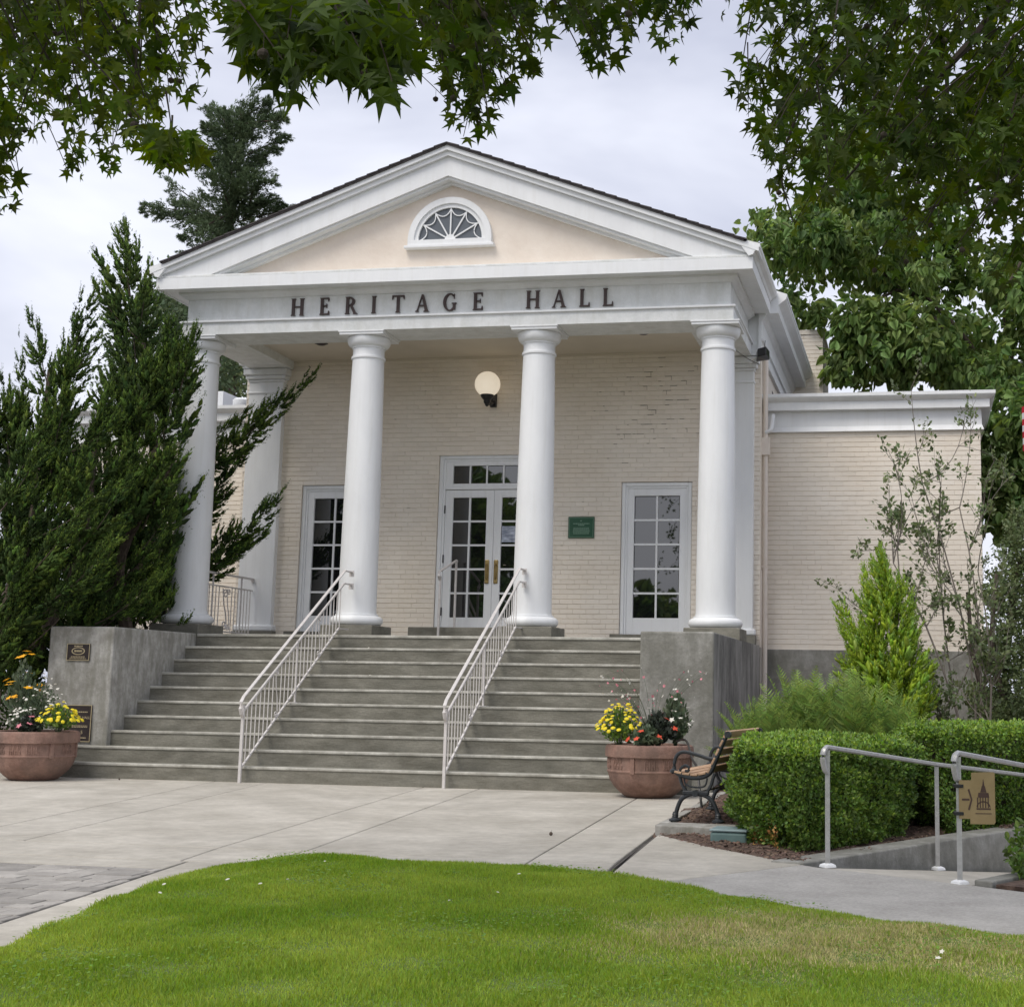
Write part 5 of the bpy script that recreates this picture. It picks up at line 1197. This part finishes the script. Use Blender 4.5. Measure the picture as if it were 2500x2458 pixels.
# juniper beside the column
ju = Tree('juniper_tree','tall dark juniper behind the leftmost column with limbs reaching onto the porch', -4.9, 2.6, [[(-4.9,2.6,-.1),(-4.75,2.5,1.4),J(290,1000,2.5),J(270,650,2.6)],[J(240,1200,2.0),J(230,1050,1.9),J(330,880,1.7)],[J(230,1180,2.6),J(200,900,2.5)]], .15, group='junipers left of the portico')
for (x0,y0,Y0,x1,y1,Y1,rad,n,bow) in [
    (262,760,2.6,236,425,2.6,.42,2500,-.02),(245,560,2.6,233,428,2.6,.16,600,.0),(262,640,2.5,183,545,2.5,.18,1000,.16),(262,640,2.5,276,540,2.4,.2,1200,.08),
    (290,760,2.3,322,610,2.1,.30,2200,.05),(320,780,2.0,352,628,1.9,.25,1300,.05),(340,740,1.95,372,622,1.85,.15,900,.10),(310,860,2.3,315,660,2.2,.32,2200,.0),(240,820,2.4,235,610,2.4,.26,2200,.02),
    (205,900,2.2,215,690,2.2,.25,2000,.0),(255,900,1.9,280,680,1.9,.42,2200,.0),(270,1000,1.7,330,850,1.6,.32,1800,.05),(280,1040,1.9,348,808,1.9,.17,1500,.18),(230,1000,1.6,245,840,1.6,.35,1600,.0),
    (200,1120,1.5,305,1020,1.4,.22,1500,.1),(230,1150,1.7,318,1060,1.7,.24,1500,.08),(150,1220,1.2,310,1080,1.1,.20,1900,.08),(110,1240,1.0,240,1140,1.0,.2,1300,.08),(200,1100,2.3,260,900,2.4,.5,2000,.0),(300,1060,2.6,320,850,2.7,.4,1700,.0),(180,1050,1.5,240,915,1.3,.26,1500,.1),
    (250,1190,2.4,300,1110,2.4,.22,900,.08),(190,1000,2.6,190,800,2.6,.35,2000,0),(240,1100,2.8,240,900,2.8,.55,2000,0),(310,1190,3.0,320,1020,3.0,.4,1400,0),(200,1240,2.2,200,1080,2.2,.5,1600,0),(280,1250,2.8,290,1100,2.8,.45,1300,0),(160,1130,1.3,230,1000,1.2,.2,1100,.1),(230,1230,1.4,325,1130,1.3,.18,0,.12),(180,1180,1.0,300,1090,.9,.18,0,.14),(250,1060,1.6,330,950,1.5,.18,0,.12),(240,940,1.7,330,860,1.6,.2,0,.1),(280,860,1.9,340,760,1.8,.2,0,.1),(180,960,1.4,260,860,1.3,.2,0,.12),(200,830,1.8,285,760,1.7,.2,0,.12),(250,760,2.2,320,680,2.1,.2,0,.1),(300,700,2.1,355,655,1.95,.15,0,.1),(300,1240,2.6,345,1180,2.6,.12,0,.1),
    # limbs passing behind the column onto the porch
    (345,905,3.6,596,702,3.95,.20,2500,.10),(350,1100,3.7,538,925,3.95,.20,1700,.12),(345,985,3.75,466,850,3.9,.17,1200,.14),(350,860,3.8,468,775,4.2,.10,500,.10),(350,1090,3.7,500,1010,3.9,.13,700,.10),(340,1000,3.9,430,930,4.0,.2,800,.1)]:
    ju.limb(J(x0,y0,Y0), J(x1,y1,Y1), rad*(.95 if Y0 < 3.4 else 1.1), 1.0 if Y0 < 3.4 else 1.7, bow, .036)
for (x0,y0,Y0,x1,y1,Y1,rad,n) in [(230,1200,3.0,240,850,3.0,.6,1600),(310,1180,3.3,300,800,3.3,.5,1500),(270,850,3.1,268,640,3.0,.35,1200),(240,850,3.0,245,700,3.0,.35,900)]:
    ju.flame(J(x0,y0,Y0), J(x1,y1,Y1), rad, n*2, 0, .3, .085, sub=40, fat=.35)
ju.done('jun','juntip')

# ---- fir behind the roof
fr = Tree('fir_tree','ragged fir tree rising behind the left roof slope', -9.6, 16, [[(-9.6,16,0),J(440,700,16),J(437,430,16),J(452,330,16),J(455,215,16)]], .11)
for (x0,y0,x1,y1,rad,n) in [(440,420,268,388,.5,1100),(440,440,300,330,.5,600),(445,400,345,452,.6,900),(450,400,535,385,.5,900),(450,380,520,340,.6,900),(455,300,545,258,.45,800),(452,260,538,215,.5,800),(450,250,392,205,.6,900),(450,230,505,195,.6,800),(450,300,372,290,.6,900),
    (450,340,340,300,.45,700),(440,460,395,470,.8,1000),(445,450,500,440,.7,900),(445,420,410,330,.9,1300),(450,380,430,290,.8,1000),(452,330,490,300,.6,700),(445,290,420,215,.7,900),(440,420,330,385,.5,800),(440,480,330,500,.6,600),(455,260,460,205,.5,500),(452,330,440,280,.6,900),(450,420,455,350,.6,900),(450,300,455,240,.5,700),(430,450,425,380,.6,900),(470,400,485,330,.6,700),(455,235,545,228,.35,700),(450,260,385,240,.4,700),(440,440,265,400,.35,700),(450,420,560,395,.4,600),(440,600,300,570,.9,1500),(440,560,330,620,.9,1500),(440,640,300,680,.9,1500)]:
    fr.flame(J(x0,y0,16), J(x1,y1,16+RG.uniform(-1,1)), rad*1.05, int(n*1.4), -.03, -.12, .13, sub=max(10, int(n/38)), subl=.25, fat=.17, wood=.03)
fr.done('fir')

# ---- golden arborvitae
ga = Tree('golden_arborvitae','bright yellow green conical arborvitae in front of the right wing', 5.72, 1.0, [[(5.72,1,0),(5.72,1,1.6)]], .04)
for (x0,y0,x1,y1,rad) in [(1690,1380,1668,1050,.40),(1680,1200,1668,1052,.17),(1650,1260,1640,1090,.2),(1700,1250,1708,1100,.2),(1640,1260,1594,1150,.12),(1650,1230,1612,1180,.1),(1715,1380,1725,1195,.22),(1650,1390,1640,1200,.32),(1690,1400,1700,1230,.38),(1728,1400,1736,1270,.2),(1660,1200,1645,1110,.16),(1700,1180,1700,1120,.13),(1640,1400,1615,1220,.2),(1735,1410,1742,1320,.14),(1625,1330,1602,1200,.12),(1700,1300,1725,1150,.2),(1660,1330,1650,1160,.25)]:
    ga.limb(J(x0,y0,1+RG.uniform(-.12,.12)), J(x1,y1,1+RG.uniform(-.12,.12)), rad*.82, 1.25, 0, .030, wood=.006)
ga.done('golden','boxtip')

# ---- hedges
def hedge(name, label, poly, z1, n, seed, group='clipped boxwood hedges along the ramp', z0=.0):
    rg = np.random.default_rng(seed); pa = np.array(poly); c = pa.mean(0); rt = thing(name, label, 'hedge', (c[0], c[1], 0), group=group)
    q = [(x-c[0], y-c[1]) for x, y in inset(poly, .11)]; b = MB(); b.prism(q, .10, z1-.10); b.build('inner_branches','twig',rt)
    e = [np.linalg.norm(pa[(i+1) % len(pa)]-pa[i]) for i in range(len(pa))]; per = sum(e); A = parea(poly); tot = per*z1+A
    ns = int(n*per*z1/tot); nt_ = n-ns
    ei = rg.choice(len(e), ns, p=np.array(e)/per); t = rg.random(ns); p = pa[ei]+(pa[(ei+1) % len(pa)]-pa[ei])*t[:,None]
    z = rg.random(ns)*(z1-z0-.02)+z0+.02
    lump = .03*np.sin(p[:,0]*9+z*7)+.03*np.sin(p[:,1]*11-z*9)+.028*np.sin(p[:,0]*31+z*9)*np.sin(p[:,1]*27+z*13)+.02*np.sin(z*37+p[:,0]*17)
    dn = rg.beta(1.3,3,ns)*.16-.02-lump; inn = (c-p)/np.linalg.norm(c-p,axis=1,keepdims=True)
    zc = np.clip((z1-z)/.08,0,1); rnd = (1-zc)**2*.05
    tuck = np.clip((.22-z)/.22,0,1)*.10
    p = p+inn*(dn+rnd+tuck)[:,None]; P1 = np.column_stack([p, z]); O1 = np.column_stack([-inn, np.full(ns,.35)])
    P2 = []
    while len(P2) < nt_:
        x, y = rg.uniform(pa[:,0].min(),pa[:,0].max()), rg.uniform(pa[:,1].min(),pa[:,1].max())
        if inside(x, y, poly): P2.append((x, y, z1-rg.beta(1.3,4)*.12+.025*math.sin(x*8+y*5)+.015*math.sin(x*21-y*17)))
    P2 = np.array(P2); O2 = np.tile([0,0,1.],(nt_,1)); P_ = np.concatenate([P1,P2]); O_ = np.concatenate([O1,O2])
    # leaves in little rosettes
    m_ = 5; P_ = np.repeat(P_, m_, 0)+rg.normal(size=(len(P_)*m_,3))*.009; O_ = np.repeat(O_, m_, 0); d = O_*.7+rg.normal(size=O_.shape)*.8
    new = (rg.random(len(P_)) < np.where(P_[:,2] > z1-.07, .55, .10)); L = P_-np.array([c[0],c[1],0]); s_ = rg.uniform(.024,.040,len(P_))
    cloud('foliage', *LEAF4, L[~new], frames(d[~new]), s_[~new], 'box', rt); cloud('new_growth', *LEAF4, L[new], frames(d[new]), s_[new], 'boxtip', rt); return rt
LEAF4 = ([(0,0,0),(.28,.5,.06),(0,1,0),(-.28,.5,.06)], [(0,1,2),(0,2,3)])
hedge('boxwood_hedge','clipped boxwood hedge nearest the bench with dead orange leaves at its foot', [(4.80,-4.46),(5.09,-4.95),(5.32,-5.25),(5.62,-4.75),(6.05,-3.85),(5.95,-2.9),(4.74,-2.7)], .715, 22000, 1)
hedge('boxwood_hedge','clipped boxwood hedge behind the ramp at the right edge of the view', [(6.02,-3.15),(6.35,-3.75),(6.75,-3.35),(7.5,-2.2),(9.0,-1.0),(8.6,.2),(5.95,-1.7)], .80, 26000, 2)
n = 260; P_ = np.column_stack([RG.uniform(4.95,5.16,n), np.zeros(n), RG.uniform(.02,.22,n)]); P_[:,1] = -4.66-(P_[:,0]-4.95)*1.75+RG.normal(size=n)*.03-.02
tag(cloud('dead_leaves', *LEAF4, P_, frames(RG.normal(size=(n,3))+[0,-.5,.2]), RG.uniform(.018,.032,n), 'rust'), 'dead orange leaves at the foot of the nearest boxwood hedge', 'dead leaves')

# ---- ferns
def fern(x, y, n, h, label):
    rt = thing('fern', label, 'fern', (x, y, 0), group='ferns behind the hedge'); P_ = []; D_ = []; U_ = []; S_ = []; st_ = MB()
    for k in range(n):
        a = RG.uniform(0, 6.283); out = RG.uniform(.06,.50)*h; hh = h*RG.uniform(.70,1.05)*(1-.9*(out/h)**2)
        e = np.array([math.cos(a)*out, math.sin(a)*out, hh]); q = np.array(bez((0,0,0),(e[0]*.35,e[1]*.35,hh*.72),e,34)); st_.tube([tuple(v) for v in q[::3]],.004,3,r1=.0015)
        b_ = RG.normal(size=3); tg0 = e/np.linalg.norm(e); sd = np.cross(tg0, [math.cos(a)+b_[0]*.5, math.sin(a)+b_[1]*.5, 0]); sd /= np.linalg.norm(sd)
        for i in range(5, 33):
            tg = q[i+1]-q[i]; tg /= np.linalg.norm(tg); w_ = .135*h*math.sin(math.pi*min(1,(i-1)/32.2))**.7*(1.05-.5*i/33)+.006
            nr = np.cross(sd, tg)
            for s_ in (-1,1):
                P_.append(q[i]); D_.append(sd*s_+tg*.62-nr*.15+RG.normal(size=3)*.05); U_.append(nr); S_.append((w_*.25+.007, w_, w_))
    P_, D_, U_, S_ = map(np.array, (P_, D_, U_, S_)); D_ = D_/np.linalg.norm(D_,axis=1,keepdims=True)
    cloud('fronds', *BL2, P_, frames(D_, U_), S_, 'fern', rt); stuff(st_.build('frond_stalks','fern',rt))
BL2 = ([(-.22,0,0),(.22,0,0),(.30,.35,.03),(0,1,-.08),(-.30,.35,.03)], [(0,1,2,3,4)])
fern(4.72,-2.0,64,1.05,'leftmost fern, spreading low beside the grey corner pier')
fern(5.08,-1.5,76,1.32,'tall fern in front of the downpipe with pointed upright fronds')
fern(5.46,-1.7,72,1.30,'fern in front of the golden arborvitae')
fern(5.84,-1.8,64,1.16,'rightmost fern spreading beside the rear hedge')

# ---- leggy shrub and the bushes at the right edge
def shrub(name, label, x, y, tips, nl, ls, m, wood='greytwig', grp=None, w0=.016, seed=0):
    rg = np.random.default_rng(seed); rt = thing(name, label, 'shrub', (x, y, 0), group=grp); o = np.array([x, y, 0.]); tw = MB(); ends = []
    def grow(p, q, r, lev):
        mid = (p+q)/2+rg.normal(size=3)*np.linalg.norm(q-p)*.09; P_ = np.array(bez(p, mid, q, 7)); 
        if lev == 0: b = MB(); b.tube([tuple(v-o) for v in P_], r, 6, r1=r*.45); b.build('stem', wood, rt)
        else: tw.tube([tuple(v-o) for v in P_], r, 4, r1=r*.4)
        if lev < 3:
            for k in range(4 if lev else 7):
                t = rg.integers(1 if lev else 2, 7); l = np.linalg.norm(q-p)*rg.uniform(.20,.40); d = (q-p)/np.linalg.norm(q-p)*.8+rg.normal(size=3)*.5+np.array([0,0,.3]); d /= np.linalg.norm(d)
                grow(P_[t], P_[t]+d*l, r*.5, lev+1)
        if lev >= 1:
            for t in range(2, 7): ends.append((P_[t], P_[t]-P_[t-1]))
    for tp in tips: grow(o+np.array([rg.normal()*.06, rg.normal()*.06, 0]), np.array(tp), w0, 0)
    stuff(tw.build('twigs', wood, rt)); idx = rg.choice(len(ends), min(nl, len(ends)*6)); P_ = np.array([ends[i][0] for i in idx])+rg.normal(size=(len(idx),3))*.02; D_ = np.array([ends[i][1] for i in idx]); D_ = D_/np.linalg.norm(D_,axis=1,keepdims=True)+rg.normal(size=D_.shape)*.6
    cloud('foliage', *LEAF4, P_-o, frames(D_), rg.uniform(.6,1.3,len(idx))*ls, m, rt); return rt
shrub('leggy_shrub','thin open shrub with grey stems in front of the right wing', 6.75, 2.2, [J(1745,915,2.3),J(1700,985,2.1),J(1690,1065,2.0),J(1815,960,2.3),J(1760,1270,1.7),J(1775,1010,2.4),J(1850,1080,2.0)], 5200, .062, 'shrub', seed=4)
def bush(name, label, x, y, blobs, n, ls, m, tmpl=None, grp=None, trunk=None, hang=0., cat='bush'):
    rt = thing(name, label, cat, (x, y, 0), group=grp); P_ = []; D_ = []
    if trunk:
        for i, tp in enumerate(trunk): b = MB(); b.tube([tuple(np.array(p)-np.array([x,y,0])) for p in curve(tp,4)], .12 if i == 0 else .05, 8, r1=.02); b.build('trunk' if i == 0 else 'limb','bark',rt,smooth=True)
    tv = sum(r[0]*r[1] for _, r in blobs)
    for c, (rh, rv) in blobs:
        k = int(n*rh*rv/tv); d = RG.normal(size=(k,3)); d /= np.linalg.norm(d,axis=1,keepdims=True); rr = RG.beta(4,1.6,k)
        bump_ = 1+.22*np.sin(d[:,0]*7+d[:,2]*5+c[0])+.16*np.sin(d[:,1]*11+d[:,2]*9+c[2]*3)
        P_.append(np.array(c)+d*(rr*bump_)[:,None]*[rh,rh,rv]); D_.append(d*.6+RG.normal(size=(k,3))*.6+[0,0,-hang])
    P_ = np.concatenate(P_)-[x,y,0]; D_ = np.concatenate(D_); up = RG.normal(size=P_.shape)*.5+[0,-.3,1] if hang else None
    cloud('foliage', *(tmpl or LEAF4), P_, frames(D_, up), RG.uniform(.65,1.25,len(P_))*ls, m, rt); return rt
bl = [((*J(x,y,Y),), (r, r*1.1)) for x, y, Y, r in [(1905,1330,3.2,.42),(1900,1230,3.3,.42),(1925,1130,3.4,.4),(1895,1120,3.6,.26),(1935,1040,3.5,.33),(1990,1250,3.2,.6),(1990,1050,3.5,.5),(1900,1380,2.8,.4),(1865,1330,3.4,.26),(1870,1230,3.6,.22),(1990,1380,2.6,.6),(2080,1150,3.2,.7),(1930,985,3.8,.2)]]
bush('garden_bush','tall grey green fine leaved bush at the right edge', 7.5, 3.3, bl, 36000, .055, 'shrub', trunk=[[(7.5,3.3,0),J(1900,1300,3.3),J(1930,1050,3.4)],[(7.4,3.1,0),J(1850,1280,3.0),J(1830,1120,3.1)],[(7.45,3.2,0),J(1880,1250,3.0),J(1885,1080,3.2)]])
bush('garden_bush','small leafy plant at the right edge below the ramp handrail', 6.72, -6.15, [((6.74,-6.1,.15),(.12,.20)),((6.82,-6.1,.28),(.10,.16))], 700, .045, 'box', OVAL, trunk=None)
# ---- heart leaved tree behind the right wing
PT = [(1452,430),(1500,330),(1540,260),(1700,210),(2250,200),(2250,1020),(1960,990),(1905,930),(1885,800),(1880,735),(1580,715),(1560,640),(1512,590),(1480,520)]
blobs = []; q = 0
while len(blobs) < 150:
    x, y = RG.uniform(1440,2250), RG.uniform(200,1020)
    if not npoly(x, y, PT): continue
    Y = RG.uniform(9,14) if x < 1880 or y < 720 else RG.uniform(7.5,11); r = RG.uniform(.38,.85)
    blobs.append((tuple(at(x, y, Y)), (r, r*.7)))
for x, y, Y, r in [(1460,440,9.5,.35),(1470,480,9.5,.3),(1480,560,10,.35),(1500,600,10,.25),(1540,600,10,.3),(1890,930,8,.3),(1880,850,8,.35),(1590,690,10,.4),(1620,650,10,.5),(1700,700,10,.5),(1800,700,10,.5),(1870,700,9,.5),(1885,900,8,.4),(1880,960,8,.35),(1900,1000,8,.35),(1930,960,8,.5)]: blobs.append((tuple(at(x,y,Y)),(r,r*.8)))
bush('catalpa_tree','broad tree with large heart shaped leaves behind the right wing', 9.0, 11, blobs, 27000, .17, 'catalpa', HEART, trunk=[[(9,11,-.2),(8.9,11,2.5),(8.7,11,5),(8.5,11,9)],[(8.9,11,3.5),J(1800,640,11),J(1650,500,11)],[(8.9,11,4.5),J(1750,560,11),J(1560,640,10.5)],[(8.8,11,4),J(1900,600,10),J(2000,400,10)]], hang=.9, cat='tree')
# ---- trees beyond the left side
bush('garden_tree','light green round tree seen between the leftmost column and the wall', -9, 16, [((*J(435,720,16),),(1.0,1.0)),((*J(470,690,16),),(.6,.5)),((*J(400,700,17),),(1.1,1.2))], 2600, .17, 'shrub', trunk=[[(-9,16,0),J(440,760,16)]], cat='tree')
bush('garden_tree','dark tree filling the gap between the junipers and the portico corner', -8.2, 11, [((*J(320,590,11),),(.85,.9)),((*J(290,680,11),),(1.1,1.1)),((*J(350,560,12),),(.4,.5)),((*J(410,700,12.5),),(.6,.9))], 5200, .13, 'fir', trunk=[[(-8.2,11,0),J(310,650,11)]], cat='tree')
bush('garden_bush','dark dense bush low at the left edge behind the flower bowl', -6.3, 1.6, [((-6.5,1.6,.6),(1.0,.8)),((-5.2,1.4,.5),(.6,.6)),((-7.6,1.5,.9),(1.1,1.1)),((-4.6,2.2,.5),(.5,.5))], 9000, .08, 'jun')
# the far side of the park, seen only in the window panes
for i, (x, y, h, r) in enumerate([(-9.5,-21,7.5,3.2),(-15,-17,7.5,3.4),(-4.6,-30,4.2,2.6),(3.4,-34,4.0,2.6),(-13,-30,9,4)]):
    bb = [((x+RG.normal()*r*.45, y+RG.normal()*r*.45, h*RG.uniform(.45,1.0)), (r*.5, r*.42)) for _ in range(9)]
    bush('park_tree','broad leafy park tree standing behind the viewer, ' + ('left of the others nearer the lawn','leftmost and beside the plaza','low and in the middle','low and furthest right','tallest of the group')[i], x, y, bb, 2600, .42, 'catalpa', HEART, trunk=[[(x,y,-.4),(x,y,h*.8)]], cat='tree', grp='park trees behind the viewer')
# ---- things further off on the left wing roof, small litter, flag
vt = thing('roof_vent','white capped vent pipe on the left wing roof seen beside the leftmost column','vent',tuple(J(455,775,8))[:2]+(5.3,))
MB().lathe([(.10,0),(.10,.42),(.135,.43),(.135,.52),(.14,.53),(.14,.66),(.10,.69)],n=20).build('pipe_and_cap','white',vt,smooth=True)
b = MB(); x0 = J(416,770,9)[0]; b.box(x0-.6,x0+.05,9,9.6,5.0,6.35); tag(b.build('rear_parapet','white'),'white parapet block behind the leftmost column','wall')
for (x, y, s) in ((3.426,-4.456,.014),(-2.55,-.20,.010)):
    b = MB(); b.lathe([(s*.2,0),(s*.75,s*.3),(s,s),(s*.75,s*1.7),(s*.2,s*2)],(0,0),9); b.tube([(0,0,s*2),(s*.5,0,s*3)],s*.08,3); o = b.build('seed_ball','bark'); o.location = (x,y,.0 if y > -6 else .07)
    tag(o, {3.426:'brown sweetgum seed ball lying alone on the plaza concrete',-2.55:'tiny dark seed ball on the plaza beside the left bowl',5.35:'brown seed ball lying in the dry patch of the lawn'}[x],'seed ball')
ptl = cloud('fallen_petals', *FLOWER, np.array([[6.176,-9.33,.10],[6.19,-9.31,.12]]), frames(np.array([[0,1,.3],[1,0,.5.real]]), np.array([[0,-.4,1],[0,-.8,1.]])), [.015,.012], 'wpetal', kind=None); tag(ptl,'small white fallen flower lying on the lawn at lower right','petals')
n = 9; P_ = np.array([at(695,1225,2.2),at(655,1252,1.95),at(980,1240,2.2),at(700,1290,1.7),at(1045,1226,2.2),at(520,1330,1.2),at(1190,1405,.6),at(905,1345,1.15),at(610,1398,.9)]); Z_ = np.ceil(P_[:,2]/r_-.35)*r_+.006
for i in range(n): P_[i,1] = (round(Z_[i]/r_)-1)*t_+.07; P_[i,2] = Z_[i]
up = RG.normal(size=(n,3))*.3+[0,-.4,1]; tag(cloud('fallen_blossoms', *FLOWER, P_, frames(np.cross(up, RG.normal(size=(n,3))), up), RG.uniform(.012,.022,n), 'wpetal', kind='stuff'), 'few small pale fallen blossoms scattered on the front steps', 'fallen blossoms')
# flag
fg = thing('flag_pole','flag pole beyond the right wing with a red and white striped flag hanging','flag', (8.35,4.6,0))
b = MB(); b.tube([(0,0,-.3),(0,0,6.6)],.04,8,r1=.025); b.build('pole','galv',fg)
c_ = at(1928,790,4.6)-np.array([8.35,4.6,0])
for k in range(7):
    b = MB(); n = 12; vs = []; fs = []
    for i in range(n):
        s = i/(n-1); x = .15-s*.95; dr = -.42*s; fold = .06*math.sin(s*9+k*.2)
        z = 5.35-k*.088+dr*1.0
        vs += [(x, fold, z), (x, fold+.01, z-.088)]
    for i in range(n-1): fs.append((2*i,2*i+2,2*i+3,2*i+1))
    b.add(vs, fs); b.build('stripe','flagred' if k % 2 == 0 else 'flagwhite',fg)
